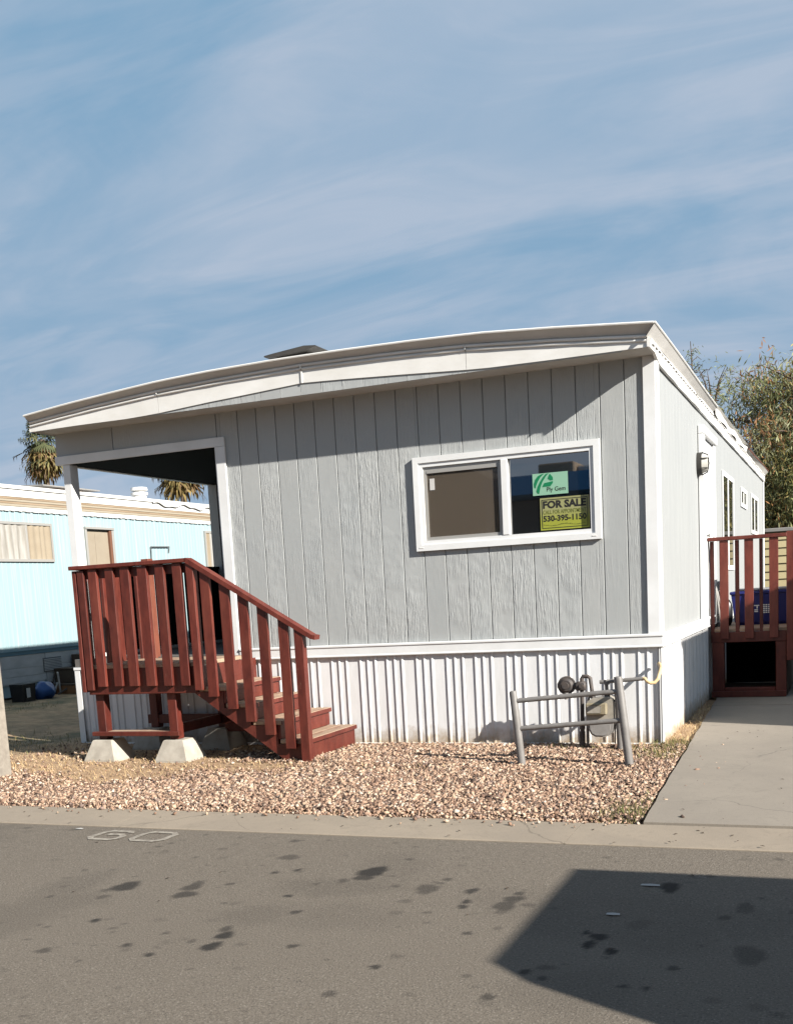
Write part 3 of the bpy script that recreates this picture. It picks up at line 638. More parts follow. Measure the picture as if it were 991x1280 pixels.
obj('porch_side_beam', MB().cbox(X0-.006,X0+.056,.0,2.95,2.855,2.94,.004), 'white', home)
obj('porch_side_wall', MB().box(X0,X0+.03,.02,2.95,2.945,3.155), 'siding_side', home)
obj('porch_post', MB().cbox(-5.985,-5.895,-.012,.118,.86,2.851,.005), 'white', home)
scr = thing('porch_screen', 'black boarded railing panel along the left side of the porch', 'screen', (-6.0,1.5,.86))
for a, b in ((.13,.30),(.335,.72),(.724,1.10),(1.104,1.440),(1.497,1.80),(1.804,2.070),(2.125,2.328),(2.368,2.64),(2.644,2.912)):
    obj('board', MB().cbox(-6.03,-6.01,a,b,.90,1.795,.002), 'black', scr)
obj('bottom_rail', MB().cbox(-6.035,-6.0,.125,2.915,.861,.90,.003), 'offwhite', scr)
obj('top_rail', MB().cbox(-6.04,-6.0,.125,2.915,1.796,1.83,.003), 'black', scr)
# fascia, soffit, roof
TOP = [(-6.13,3.312),(-5.6,3.366),(-5.0,3.415),(-4.53,3.45),(-4.0,3.472),(-3.3,3.483),(-2.67,3.482),(-2.0,3.472),(-1.36,3.452),(-.7,3.405),(.05,3.34)]
TOP = [(1.416+(x-1.416)*.9916, 1.369+(z-1.369)*.9916) for x, z in TOP]
TRM = [(-6.06,3.226),(-5.3,3.297),(-4.54,3.352),(-3.8,3.380),(-3.02,3.396),(-2.2,3.383),(-1.49,3.356),(-.75,3.300),(.0,3.232)]
BOT = [(-6.06,3.153),(-5.46,3.157),(-4.9,3.155),(-4.56,3.166),(-4.0,3.204),(-3.66,3.221),(-3.02,3.258),(-2.69,3.245),(-2.08,3.213),(-1.37,3.172),(-.7,3.166),(.0,3.165)]
joints = [-6.06,-4.54,-3.02,-1.49,.0]
for a, b in zip(joints[:-1], joints[1:]):
    xx = np.linspace(a+.002, b-.002, 9); lo = [(x, lerp(BOT,x)) for x in xx]; hi = [(x, lerp(TRM,x)) for x in xx[::-1]]
    obj('fascia_panel', MB().prism(lo+hi, 1, -.354, -.345), 'offwhite', home, loc=(0,-.0015*(a > -3.1),0))
    mb = MB()
    for dz, dy, r in ((.012,-.362,.013),(-.020,-.360,.010)):
        mb.tube([(x, dy-.002*math.sin(x*14), lerp(TRM,x)+dz) for x in np.linspace(a+.006,b-.006,9)], r, 8)
    obj('fascia_bead', mb, 'offwhite', home, True)
    if a > -6: obj('joint_cover', MB().cbox(a-.008,a+.008,-.378,-.357,lerp(TRM,a)-.020,lerp(TRM,a)+.024,.004) if -3.1 < a < -3 else MB().cbox(a-.005,a+.005,-.377,-.357,lerp(TRM,a)-.018,lerp(TRM,a)+.022,.003), 'offwhite', home)
    if -3.1 < a < -3: obj('joint_cover', MB().cbox(a-.009,a+.009,-.362,-.357,lerp(BOT,a)-.004,lerp(TRM,a)-.034,.002), 'offwhite', home)
for k in range(29):                                      # grooved board showing under the fascia
    a, b = -.20-.2032*k, -.20-.2032*(k+1)
    hi = [(max(b,-6.05)+.002, lerp(BOT,b)+.03), (a-.002, lerp(BOT,a)+.03)]
    obj('fascia_board', MB().prism([(a-.002,3.157),(max(b,-6.05)+.002,3.157)]+hi, 1, -.3445, -.325), 'siding', home)
    if b < -5.9: break
obj('soffit', MB().box(X0,.023,-.3435,-.001,3.164,3.185), 'soffit', home)
xs_ = np.linspace(TOP[0][0], TOP[-1][0], 41)
mb = MB(); outer = [(x, -.425, lerp(TOP,x)) for x in xs_]; inner = [(max(-6.06,min(x,0.0)), -.350, lerp(TRM,max(-6.06,min(x,0)))+.02) for x in xs_]
outer2 = [(x, -.425, z+.012) for x,_,z in outer]
mb.strip(inner, outer); mb.strip(outer, outer2); obj('roof_edge', mb, 'dullwhite', home)
mb = MB(); obj('roof', mb.strip(outer2, [(x, YB+.35, z) for x,_,z in outer2]), 'offwhite', home)
obj('drip_edge', MB().tube([(x,-.428,z+.004) for x,_,z in outer], .010, 6), 'offwhite', home, True)
obj('end_fascia', MB().strip([(-6.063,y,3.153) for y in (-.36,YB+.3)], [(-6.063,y,3.235) for y in (-.36,YB+.3)]).strip([(-6.063,y,3.235) for y in (-.36,YB+.3)], [(-6.067,y,3.298) for y in (-.42,YB+.35)]), 'offwhite', home)
# right eave
ye = np.linspace(-.366, YB+.1, 60)
w1 = lambda t: .004*math.sin(3.1*t)+.003*math.sin(7.7*t+1)
mb = MB().strip([(.026+w1(t),t,3.098+.062*(t<-.0)) for t in ye], [(.030+w1(t+1),t,3.228) for t in ye]); mb.strip([(.002,t,3.098+.062*(t<-.0)) for t in ye], [(.026+w1(t),t,3.098+.062*(t<-.0)) for t in ye])
mb.strip([(.030,t,3.228) for t in ye], [(.002,t,3.235) for t in ye]); mb.add([(.0,-.367,3.165),(.026,-.367,3.160),(.030,-.367,3.228),(.0,-.367,3.235)],[(0,1,2,3)])
obj('side_fascia', mb, 'offwhite', home)
mb = MB()
for i, t in enumerate(np.arange(-.3, YB, .16)): mb.cbox(.030,.036+.002*(i%3),t,t+.10,3.193+.004*math.sin(t*3),3.199+.004*math.sin(t*3),.001)
q = obj('seam_flakes', mb, 'pipe', home); q['kind'] = 'stuff'
def lipz(t): return 3.324 - .03*sstep(0, 4, t) - .03*sstep(4, 7, t) + .05*sstep(9, 13, t)
yl = np.linspace(-.425, 4.15, 24)
obj('side_roof_edge', MB().strip([(.004,t,3.232) for t in yl], [(.072,t,lipz(t)) for t in yl]).strip([(.072,t,lipz(t)) for t in yl], [(.045,t,lipz(t)+.014) for t in yl]), 'dullwhite', home)
obj('drip_edge', MB().tube([(.072,t,lipz(t)+.006) for t in yl], .009, 6), 'offwhite', home, True)
yl = np.linspace(4.15, 8.7, 30)
obj('membrane_flap', MB().strip([(.040+.01*math.sin(5*t),t,3.222+.006*math.sin(4*t)) for t in yl], [(.050+.012*math.sin(3*t),t,3.29+.008*math.sin(6*t)) for t in yl]).strip([(.050+.012*math.sin(3*t),t,3.29+.008*math.sin(6*t)) for t in yl], [(-.2,t,lipz(t)+.05) for t in yl]), 'offwhite', home, True)
yl = np.linspace(8.7, YB+.45, 20)
obj('side_roof_edge', MB().strip([(.004,t,3.232) for t in yl], [(.075,t,lipz(t)) for t in yl]).strip([(.075,t,lipz(t)) for t in yl], [(.045,t,lipz(t)+.014) for t in yl]), 'dullwhite', home)
obj('drip_edge', MB().tube([(.075,t,lipz(t)+.006) for t in yl], .009, 6), 'redwood', home, True)
# front window
win = obj('window', MB().ring(-2.14,-.465,1.729,2.552,.052,-.034,-.001), 'white', home)
obj('inner_frame', MB().ring(-2.0875,-.5175,1.7815,2.4995,.036,-.022,.030), 'white', win)
obj('mullion', MB().cbox(-1.328,-1.266,-.028,.028,1.818,2.463,.004), 'white', win)
obj('sash', MB().ring(-2.051,-1.329,1.818,2.463,.030,-.006,.024), 'alu', win)
obj('sash', MB().cbox(-2.02,-1.36,-.010,-.004,2.405,2.432,.002), 'alu', win)
obj('insect_screen', MB().box(-2.020,-1.330,.004,.006,1.848,2.433), 'screen', win)
obj('pane', MB().box(-2.05,-1.33,.026,.030,1.82,2.46), 'glass', win)
obj('pane', MB().box(-1.265,-.553,.020,.026,1.818,2.464), 'glass', win)
obj('sticker', MB().box(-1.995,-1.95,.000,.002,2.26,2.36), 'dullwhite', win)
for x_ in (-2.11,-.545): obj('weep_cover', MB().cbox(x_,x_+.04,-.037,-.0345,1.752,1.762,.001), 'offwhite', win)
# side door and windows (built facing -y along x = Y, then turned onto the right wall)
door = obj('door', MB().cbox(2.98,3.94,-.020,-.003,.86,2.85,.004).swap(), 'white', home)
obj('door_trim', MB().cbox(2.80,2.96,-.060,-.004,.80,2.852,.005).cbox(3.96,4.12,-.045,-.004,.80,2.852,.005).cbox(2.80,4.12,-.066,-.004,2.854,2.945,.005).swap(), 'white', door)
obj('door_panel', MB().cbox(3.10,3.82,-.026,-.0205,1.0,1.75,.003).cbox(3.10,3.82,-.026,-.0205,1.9,2.7,.003).swap(), 'white', door)
obj('handle', MB().tube([(3.06,-.02,1.80),(3.06,-.07,1.80),(3.06,-.085,1.80)],[.012,.012,.026],10).swap(), 'alu', door)
for a, b, z0, z1 in ((5.27,6.80,1.43,2.68),(8.0,9.05,2.37,2.66),(10.0,11.55,2.03,2.69)):
    w_ = obj('window', MB().ring(a,b,z0,z1,.06,-.016,-.003).swap(), 'white', home)
    mid = (a+b)/2
    obj('mullion', MB().cbox(mid-.035,mid+.035,-.012,-.003,z0+.06,z1-.06,.003).swap(), 'white', w_)
    obj('pane', MB().box(a+.059,mid-.034,-.006,-.003,z0+.059,z1-.059).swap(), 'sideglass', w_)
    obj('pane', MB().box(mid+.034,b-.059,-.006,-.003,z0+.059,z1-.059).swap(), 'sideglass', w_)
# wall lamp by the door
lamp = thing('wall_lamp', 'dark oval bulkhead lamp with a caged glass beside the side door', 'wall light', (0,2.74,2.53))
def oval(cy, cz, ry, rz, x0, x1, taper, n=20):
    mb = MB(); A = [(x0, cy+ry*math.cos(2*math.pi*k/n), cz+rz*math.sin(2*math.pi*k/n)) for k in range(n)]
    Bq = [(x1, cy+taper*ry*math.cos(2*math.pi*k/n), cz+taper*rz*math.sin(2*math.pi*k/n)) for k in range(n)]
    return mb.add(A+Bq, [(k,(k+1)%n,n+(k+1)%n,n+k) for k in range(n)]+[tuple(range(n)), tuple(range(n,2*n))])
obj('housing', oval(2.74,2.535,.075,.118,.001,.050,1.0), 'lampmetal', lamp, True)
obj('lens', oval(2.74,2.535,.062,.10,.0505,.110,.80), 'lampglass', lamp, True)
mb = MB()
for dz in (-.05,.05): mb.tube([(.05,2.67,2.535+dz),(.10,2.685,2.535+dz),(.118,2.74,2.535+dz),(.10,2.795,2.535+dz),(.05,2.81,2.535+dz)], .006, 6)
mb.tube([(.05,2.74,2.42),(.105,2.74,2.445),(.120,2.74,2.535),(.105,2.74,2.625),(.05,2.74,2.65)], .007, 6)
obj('cage', mb, 'lampmetal', lamp, True)
# roof vent
rv = thing('roof_vent', 'low dark square vent with raised lid on the roof crown', 'roof vent', (-3.8,.9,3.5))
obj('vent_base', MB().cbox(-3.84,-3.49,.75,1.0,3.48,3.767,.01), 'offwhite', rv)
obj('vent_lid', MB().prism([(-3.95,3.778),(-3.84,3.768),(-3.50,3.782),(-3.365,3.812),(-3.375,3.820),(-3.50,3.832),(-3.84,3.802),(-3.95,3.79)], 1, .7, 1.05), 'ventdark', rv)
# ------------------------------------------------------------------ signs in the window
sg = thing('window_sticker', 'mint green card with a green leaf logo in the right window pane', 'sign', (-.9,.012,2.22))
SX0, SX1, SZ0, SZ1 = -1.057,-.749,2.132,2.316
obj('card', MB().box(SX0,SX1,.013,.016,SZ0,SZ1), 'mint', sg)
def logo(poly):
    return [(SX0+(SX1-SX0)*(a-50)/432, SZ1-(SZ1-SZ0)*((b+ (a-50)*.066)-170)/275) for a, b in poly]
for poly in ([(70,340),(66,295),(85,240),(120,195),(160,175),(195,165),(150,210),(115,265),(92,320),(86,348)],
             [(112,416),(94,390),(112,330),(145,265),(180,212),(215,172),(252,160),(212,205),(172,270),(145,340),(128,416)],
             [(265,168),(302,215),(302,250),(268,252),(238,228)], [(195,285),(302,262),(300,285),(268,326),(168,334)]):
    obj('logo_shape', MB().prism(logo(poly), 1, .0115, .0126), 'logogreen', sg)
text('lettering', 'Ply Gem', 'signblack', sg, SX0+.122, SX1-.022, SZ0+.040, .048, .0122, .012)
sg = thing('for_sale_sign', 'yellow green for sale sign with phone number in the window corner', 'sign', (-.785,.012,1.97))
obj('card', MB().box(-.998,-.572,.013,.016,1.834,2.106), 'sale', sg)
obj('border', MB().ring(-.984,-.586,1.848,2.092,.005,.0115,.0126), 'signblack', sg)
text('lettering', 'FOR SALE', 'signblack', sg, -.973,-.597,2.048,.066,.0121,.045)
text('lettering', 'CALL FOR APPOINTMENT', 'signgreen', sg, -.973,-.597,1.985,.034,.0121,.012)
text('lettering', '530-395-1150', 'signblack', sg, -.973,-.597,1.930,.052,.0121,.034)
mb = MB(); 
for x_ in np.linspace(-.97,-.62,24):
    h_ = .006+.008*random.random(); mb.box(x_, x_+.010, .0115, .0125, 1.872+.006*math.sin(x_*30), 1.872+.006*math.sin(x_*30)+h_*.6)
obj('handwriting', mb, 'signgreen', sg)

# ------------------------------------------------------------------ red entrance stairs and landing
st_ = thing('entrance_stairs', 'red painted wooden landing and stairs with slatted railing before the porch', 'stairs', (-3.9,-.6,-.03))
FY = -1.12
for k, (a, b, zt, zb) in enumerate([(-4.937,-4.847,1.728,.660),(-4.752,-4.664,1.730,.661),(-4.588,-4.492,1.731,.660),(-4.402,-4.304,1.731,.658),(-4.214,-4.124,1.733,.656),(-4.034,-3.942,1.735,.654)]):
    obj('slat', MB().cbox(a,b,FY,FY+.036,zb,zt,.003), 'red', st_)
obj('slat', MB().cbox(-5.118,-5.078,FY+.002,FY+.088,.612,1.728,.003), 'red', st_)
obj('slat', MB().cbox(-5.062,-4.990,FY,FY+.036,.628,1.728,.003), 'red', st_)
obj('slat', MB().cbox(-3.885,-3.812,FY-.012,FY+.060,.612,1.735,.003), 'red', st_)
def railz(x): return 1.765+(x+3.883)*(1.036-1.765)/(-2.681+3.883)
for xr, zb in ((-3.668,.553),(-3.482,.441),(-3.308,.327),(-3.126,.211),(-2.932,.092)):
    a, b = xr-.088, xr
    p = [(a,zb),(b,zb),(b,railz(b)-.028),(a,railz(a)-.028)]
    obj('slat', MB().prism(p, 1, FY, FY+.036), 'red', st_)
obj('newel_post', MB().prism([(-2.868,-.06),(-2.790,-.06),(-2.790,railz(-2.79)-.03),(-2.868,railz(-2.868)-.03)], 1, FY-.012, FY+.060), 'red', st_)
# side railing of the landing (left end) and its rear post
for y_ in (-1.03,-.90,-.72,-.54,-.36,-.18):
    obj('slat', MB().cbox(-5.118,-5.082,y_,y_+.088,.66,1.728,.003), 'red', st_)
obj('rear_post', MB().cbox(-5.10,-5.012,-.058,.026,.80,1.845,.004), 'redwood', st_)
obj('top_rail', MB().cbox(-5.135,-3.872,FY-.022,FY+.075,1.736,1.772,.005), 'red', st_)
obj('top_rail', MB().cbox(-5.135,-5.035,FY+.077,.03,1.734,1.768,.005), 'red', st_)
obj('stair_rail', MB().prism([(-3.884,1.735),(-3.884,1.772),(-3.870,1.773),(-2.700,1.063),(-2.664,1.055),(-2.672,1.018),(-2.715,1.028)], 1, FY-.022, FY+.075), 'red', st_)
obj('under_rail', MB().cbox(-5.06,-3.90,FY+.037,FY+.073,1.648,1.734,.003), 'red', st_)
RIM0, RIM1 = .585, .822
obj('rim_joist', MB().cbox(-5.075,-3.905,FY+.040,FY+.078,RIM0,RIM1,.004), 'red', st_)
obj('rim_joist', MB().cbox(-5.075,-5.037,FY+.080,-.045,RIM0,RIM1,.004), 'red', st_)
obj('joist', MB().cbox(-4.55,-4.51,FY+.080,-.05,.60,RIM1-.003,.003), 'red', st_)
for k in range(7):
    y0 = FY+.085+.143*k
    if y0+.138 < -.04: obj('deck_board', MB().cbox(-5.08,-3.88,y0,y0+.138,.824,.858,.004), 'tread', st_)
obj('deck_board', MB().cbox(-5.035,-3.88,FY+.039,FY+.082,.824,.858,.003), 'tread', st_)
# steps: tops and noses
STEPS = [(-2.833,.165),(-3.087,.330),(-3.345,.486),(-3.605,.636)]
obj('riser', MB().cbox(-3.895,-3.870,FY+.085,-.045,.60,.822,.003), 'red', st_)
for i, (xn, zt) in enumerate(STEPS):
    xb = STEPS[i+1][0]+.0 if i < 3 else -3.87
    depth = xb-.012
    for q, (ya, yb) in enumerate(((FY+.080,-.60),)):
        pass
    half = (xn+depth)/2
    obj('tread', MB().cbox(half+.003, xn+.012, FY+.045, -.085, zt-.038, zt, .005), 'tread', st_)
    obj('tread', MB().cbox(depth, half-.003, FY+.045, -.085, zt-.038, zt-.001, .005), 'tread', st_)
    obj('nosing', MB().cbox(xn+.0125, xn+.019, FY+.043, -.083, zt-.040, zt-.003, .002), 'red', st_)
    zb = -.06 if i == 0 else STEPS[i-1][1]+.001
    obj('riser', MB().cbox(xn-.030, xn-.004, FY+.050, -.092, zb, zt-.039, .003), 'red', st_)
def stringer(y0, y1):
    up_ = [(-3.93,.585),(-3.93,.80),(-3.896,.80)]
    for xn, zt in STEPS[::-1]:
        up_ += [(up_[-1][0], zt-.042), (xn-.032, zt-.042)]
    low = [(-2.865,-.06),(-3.00,-.06)]
    return MB().prism(up_+low, 1, y0, y1)
obj('stringer', stringer(FY+.046, FY+.082), 'red', st_)
obj('stringer', stringer(-.128,-.094), 'red', st_)
for x_ in (-5.052,-4.262):
    for y_ in (FY+.085,-.20):
        obj('support_post', MB().cbox(x_+.006,x_+.098,y_,y_+.092,.16,.583,.005), 'red', st_)
obj('brace', MB().cbox(-5.085,-4.125,FY+.035,FY+.083,.196,.235,.004), 'red', st_)
obj('brace', MB().cbox(-4.952,-4.260,FY+.0845,FY+.20,.210,.2335,.004), 'tread', st_)
obj('brace', MB().cbox(-4.255,-4.215,FY+.18,-.21,.20,.29,.004), 'red', st_)
obj('brace', MB().cbox(-4.12,-3.55,-.30,-.25,.13,.22,.004), 'red', st_)
obj('brace', MB().cbox(-5.085,-4.125,-.19,-.15,.20,.29,.004), 'red', st_)
blk = None
for x_, y_, lab in ((-4.975,FY+.13,'pale concrete pier block under the left front post of the landing'),(-4.19,FY+.13,'pale concrete pier block under the front post nearest the stairs'),
               (-4.99,-.22,'shaded concrete pier block at the back left below the landing'),(-4.20,-.22,'shaded concrete pier block at the back right below the landing')):
    mb = MB(); lo, hi = .172, .105
    mb.add([(x_-lo,y_-lo,-.06),(x_+lo,y_-lo,-.06),(x_+lo,y_+lo,-.06),(x_-lo,y_+lo,-.06),(x_-lo+.004,y_-lo+.004,-.02),(x_+lo-.004,y_-lo+.004,-.02),(x_+lo-.004,y_+lo-.004,-.02),(x_-lo+.004,y_+lo-.004,-.02),
            (x_-hi,y_-hi,.152),(x_+hi,y_-hi,.152),(x_+hi,y_+hi,.152),(x_-hi,y_+hi,.152),(x_-hi+.008,y_-hi+.008,.159),(x_+hi-.008,y_-hi+.008,.159),(x_+hi-.008,y_+hi-.008,.159),(x_-hi+.008,y_+hi-.008,.159)],
           [(3,2,1,0),(12,13,14,15)]+[(r*4+k,r*4+(k+1)%4,(r+1)*4+(k+1)%4,(r+1)*4+k) for r in range(3) for k in range(4)])
    tag(obj('pier_block', mb, 'concrete'), lab, 'pier block', 'concrete pier blocks under the landing')

# ------------------------------------------------------------------ gas meter and its pipe guard
gd = thing('pipe_guard', 'gray steel pipe barrier with two rails guarding the gas meter', 'barrier', (-.53,-1.12,-.03))
GY = -1.12
obj('post', MB().tube([(-.922,GY,-.12),(-.928,GY,0),(-.975,GY,.545),(-.976,GY,.556)],[.031,.031,.031,.026],16), 'pipe', gd, True)
obj('post', MB().tube([(-.072,GY,-.12),(-.082,GY,0),(-.148,GY,.638),(-.149,GY,.65)],[.033,.033,.033,.028],16), 'pipe', gd, True)
obj('rail', MB().tube([(-.955,GY,.478),(-.15,GY,.540)], .0195, 12), 'pipe', gd, True)
obj('rail', MB().tube([(-.94,GY,.258),(-.13,GY,.318)], .0195, 12), 'pipe', gd, True)
obj('post', MB().tube([(-.285,-.36,-.12),(-.30,-.36,.585)], .03, 14), 'pipe', gd, True)
obj('rail', MB().tube([(-.148,GY+.03,.54),(-.298,-.39,.46)], .018, 10), 'pipe', gd, True)
gm = thing('gas_meter', 'taupe gas meter with round regulator and dark riser pipe before the skirting', 'gas meter', (-.5,-.3,-.03))
MY = -.30
obj('riser_pipe', MB().tube([(-.622,MY,-.08),(-.61,MY,.575)], .018, 12).tube([(-.625,MY,-.03),(-.621,MY,.12)], .025, 10).tube([(-.619,MY,.14),(-.617,MY,.19)], .024, 8), 'darkpipe', gm, True)
obj('regulator', MB().tube([(-.742,MY+.03,.515),(-.742,MY+.012,.515),(-.742,MY+.010,.515),(-.742,MY-.012,.515),(-.742,MY-.014,.515),(-.742,MY-.035,.515)],[.05,.062,.078,.078,.062,.045],20), 'darkpipe', gm, True)
obj('regulator_cap', MB().tube([(-.742,MY-.036,.515),(-.742,MY-.06,.515)], .028, 12), 'darkpipe', gm, True)
obj('vent_cap', MB().tube([(-.735,MY-.05,.455),(-.735,MY-.05,.40)], .016, 8), 'metergray', gm, True)
obj('valve', MB().cbox(-.665,-.575,MY-.035,MY+.03,.470,.545,.012).tube([(-.70,MY,.51),(-.60,MY,.51)], .022, 10).tube([(-.61,MY-.05,.51),(-.61,MY+.04,.51)], .018, 10), 'darkpipe', gm, True)
obj('inlet_pipe', MB().tube([(-.61,MY,.57),(-.60,MY,.588),(-.56,MY,.588),(-.540,MY,.572),(-.528,MY,.46),(-.525,MY,.40)], .017, 10), 'darkpipe', gm, True)
obj('conduit', MB().tube([(-.583,MY+.04,-.06),(-.578,MY+.04,.30),(-.56,MY+.04,.42)], .010, 8), 'pipe', gm, True)
body = [(-.565,.20),(-.565,.345),(-.552,.385),(-.515,.408),(-.385,.418),(-.345,.398),(-.335,.36),(-.335,.20)]
obj('meter_body', MB().prism(body, 1, MY-.075, MY+.075), 'meter', gm)
bowl = [(-.548,.196),(-.545,.150),(-.525,.108),(-.49,.088),(-.41,.085),(-.37,.100),(-.345,.135),(-.338,.197)]
obj('meter_bowl', MB().prism(bowl, 1, MY-.095, MY+.07), 'metergray', gm)
obj('meter_bowl', MB().prism([(-.53,.19),(-.527,.152),(-.51,.118),(-.48,.102),(-.42,.10),(-.385,.113),(-.365,.142),(-.358,.19)], 1, MY-.112, MY-.0955), 'metergray', gm)
obj('index_box', MB().cbox(-.562,-.385,MY-.125,MY-.076,.272,.372,.010), 'index', gm)
obj('index_window', MB().cbox(-.545,-.43,MY-.128,MY-.1255,.292,.352,.004), 'meter', gm)
for dx in (-.525,-.40): obj('union_nut', MB().tube([(dx,MY,.405),(dx,MY,.432)], .027, 6), 'darkpipe', gm)
obj('outlet_pipe', MB().tube([(-.40,MY,.41),(-.405,MY,.53)], .015, 10).tube([(-.46,MY,.537),(-.10,MY,.558)], .0165, 10).tube([(-.40,MY,.515),(-.402,MY,.555)], .024, 8), 'pipe', gm, True)
obj('gas_hose', MB().tube([(-.105,MY,.558),(-.085,MY-.01,.560),(-.068,MY-.02,.540),(-.04,MY-.02,.522),(-.005,MY-.01,.525),(.018,MY,.552),(.024,MY+.08,.60),(.022,MY+.16,.635),(.006,MY+.2,.655),(-.01,MY+.26,.66)], .0145, 10), 'hose', gm, True)
obj('side_rod', MB().tube([(-.35,MY-.02,.40),(-.322,MY-.02,.36),(-.318,MY-.02,.24),(-.335,MY-.02,.17),(-.34,MY-.02,.02)], .006, 6), 'darkpipe', gm, True)

# ------------------------------------------------------------------ right side deck
dk = thing('side_deck', 'dark red raised wooden deck with slatted railing at the side door', 'deck', (.45,4.2,-.02))
DY = 3.36
def dsl(a, b, y0, y1, zb, zt): obj('slat', MB().cbox(a,b,y0,y1,zb,zt,.003), 'red', dk)
for a, b in ((.150,.242),(.414,.508),(.674,.768)): dsl(a, b, DY, DY+.036, .655, 1.742)
for a, b in ((.040,.082),(.308,.352),(.566,.602)): dsl(a, b, DY+.075, DY+.112, .655, 1.742)
obj('top_rail', MB().cbox(.025,.86,DY-.02,DY+.12,1.744,1.784,.005), 'red', dk)
obj('newel_post', MB().cbox(.852,.945,DY-.015,DY+.085,.40,1.80,.005), 'red', dk)
obj('top_rail', MB().cbox(.862,.955,DY+.10,DY+1.9,1.744,1.784,.005), 'red', dk)
for k in range(9): dsl(.895,.931, DY+.2+.18*k, DY+.29+.18*k, .655, 1.742)
obj('rim_joist', MB().cbox(.045,.848,DY+.038,DY+.073,.612,.728,.004), 'red', dk)
obj('rim_joist', MB().cbox(.855,.893,DY+.09,DY+1.9,.612,.728,.004), 'red', dk)
for k in range(13): obj('deck_board', MB().cbox(.045,.853,DY+.076+.143*k,DY+.214+.143*k,.729,.764,.004), 'tread', dk)
obj('support_post', MB().cbox(.055,.185,DY+.04,DY+.13,-.004,.610,.005), 'red', dk)
obj('support_post', MB().cbox(.735,.845,DY+.04,DY+.13,-.004,.610,.005), 'red', dk)
for x_ in (.055,.735): obj('support_post', MB().cbox(x_,x_+.1,DY+1.75,DY+1.84,-.004,.610,.005), 'red', dk)
obj('base_plank', MB().cbox(.05,.845,DY-.002,DY+.038,-.003,.062,.004), 'red', dk)
obj('base_plank', MB().cbox(.19,.73,DY+.05,DY+.14,.0,.10,.004), 'red', dk)
obj('under_deck_board', MB().box(.05,.846,DY+1.70,DY+1.73,.0,.61), 'black', dk)  # black sheet paints the deep shade in the opening under the deck
obj('under_deck_board', MB().box(.846,.854,DY+.15,DY+1.8,.0,.61), 'boxdark', dk)
obj('stringer', MB().prism([(DY+.4,.60),(DY+.4,.30),(DY+.9,0),(DY+1.4,0),(DY+1.4,.60)], 0, 1.05, 1.09), 'red', dk)
for k in range(3): obj('tread', MB().cbox(.96+.27*k,1.24+.27*k,DY+.5,DY+1.4,.54-.19*k,.575-.19*k,.004), 'tread', dk)
bn = thing('recycling_tub', 'dark blue plastic recycling tub with white printing on the side deck', 'recycling bin', (.53,4.35,.766))
def tub(x0, x1, y0, y1, z0, z1, d):
    mb = MB(); n = 4
    lo = [(x0+d,y0+d,z0),(x1-d,y0+d,z0),(x1-d,y1-d,z0),(x0+d,y1-d,z0)]; hi = [(x0,y0,z1),(x1,y0,z1),(x1,y1,z1),(x0,y1,z1)]
    return mb.add(lo+hi, [(3,2,1,0),(4,5,6,7)]+[(k,(k+1)%4,4+(k+1)%4,4+k) for k in range(4)])
obj('tub_body', tub(.20,.90,4.14,4.60,.80,1.125,.035), 'binblue', bn)
obj('tub_rim', MB().cbox(.185,.915,4.125,4.615,1.126,1.162,.008), 'binblue', bn)
obj('lid', MB().cbox(.25,.90,4.16,4.58,1.163,1.192,.010), 'rim', bn)
obj('tub_foot', tub(.25,.85,4.20,4.55,.766,.80,.01), 'binblue', bn)
mb = MB()
for k in range(7):
    for q in range(3): mb.box(.555+.028*q,.555+.028*q+.021,4.153,4.156,.90+.022*k,.914+.022*k)
obj('printing', mb, 'print', bn)
mb = MB().box(.45,.515,4.153,4.156,.985,.997).box(.485,.497,4.153,4.156,.955,.985).box(.46,.50,4.153,4.156,.915,.928).box(.46,.50,4.153,4.156,.935,.945)
obj('printing', mb, 'print', bn)
def blob(c, r, seed, flat=1.0):
    v, f = icosa(); mb = MB(); rg = random.Random(seed)
    bm = bmesh.new(); bmesh.ops.create_icosphere(bm, subdivisions=3, radius=1)
    vs = []
    for q in bm.verts:
        p = q.co; k = 1+.10*math.sin(5*p.x+seed)+.08*math.sin(7*p.y+2*p.z+seed)
        vs.append((c[0]+p.x*r[0]*k, c[1]+p.y*r[1]*k, c[2]+max(p.z,-.8)*r[2]*k))
    mb.add(vs, [tuple(q.index for q in fc.verts) for fc in bm.faces]); bm.free(); return mb
tag(obj('trash_bag', blob((.13,4.2,.92),(.075,.10,.20),3), 'dullblack', smooth=True), 'black plastic bag slumped between the blue tub and the wall', 'trash bag')
jug = thing('plastic_jug', 'small white plastic jug in front of the black bag', 'jug', (.125,4.03,.766))
obj('jug_body', MB().lathe([(.035,0),(.04,.02),(.04,.12),(.018,.16),(.016,.19)], (.125,4.03,.766), 14), 'print', jug, True)
obj('cap', MB().lathe([(.019,.191),(.019,.208)], (.125,4.03,.766), 12), 'white', jug, True)
fc_ = thing('folded_chair', 'thin gray metal folding chair leaning against the wall on the deck', 'chair', (.05,4.2,.766))
obj('chair_frame', MB().tube([(.10,3.98,.766),(.035,4.02,1.28),(.035,4.32,1.28),(.10,4.36,.766)], .010, 8), 'alu', fc_, True)
obj('chair_frame', MB().tube([(.14,4.00,.766),(.055,4.04,1.18),(.055,4.30,1.18),(.14,4.34,.766)], .010, 8), 'alu', fc_, True)
obj('seat', MB().cbox(.06,.075,4.05,4.29,.92,1.12,.004), 'alu', fc_)

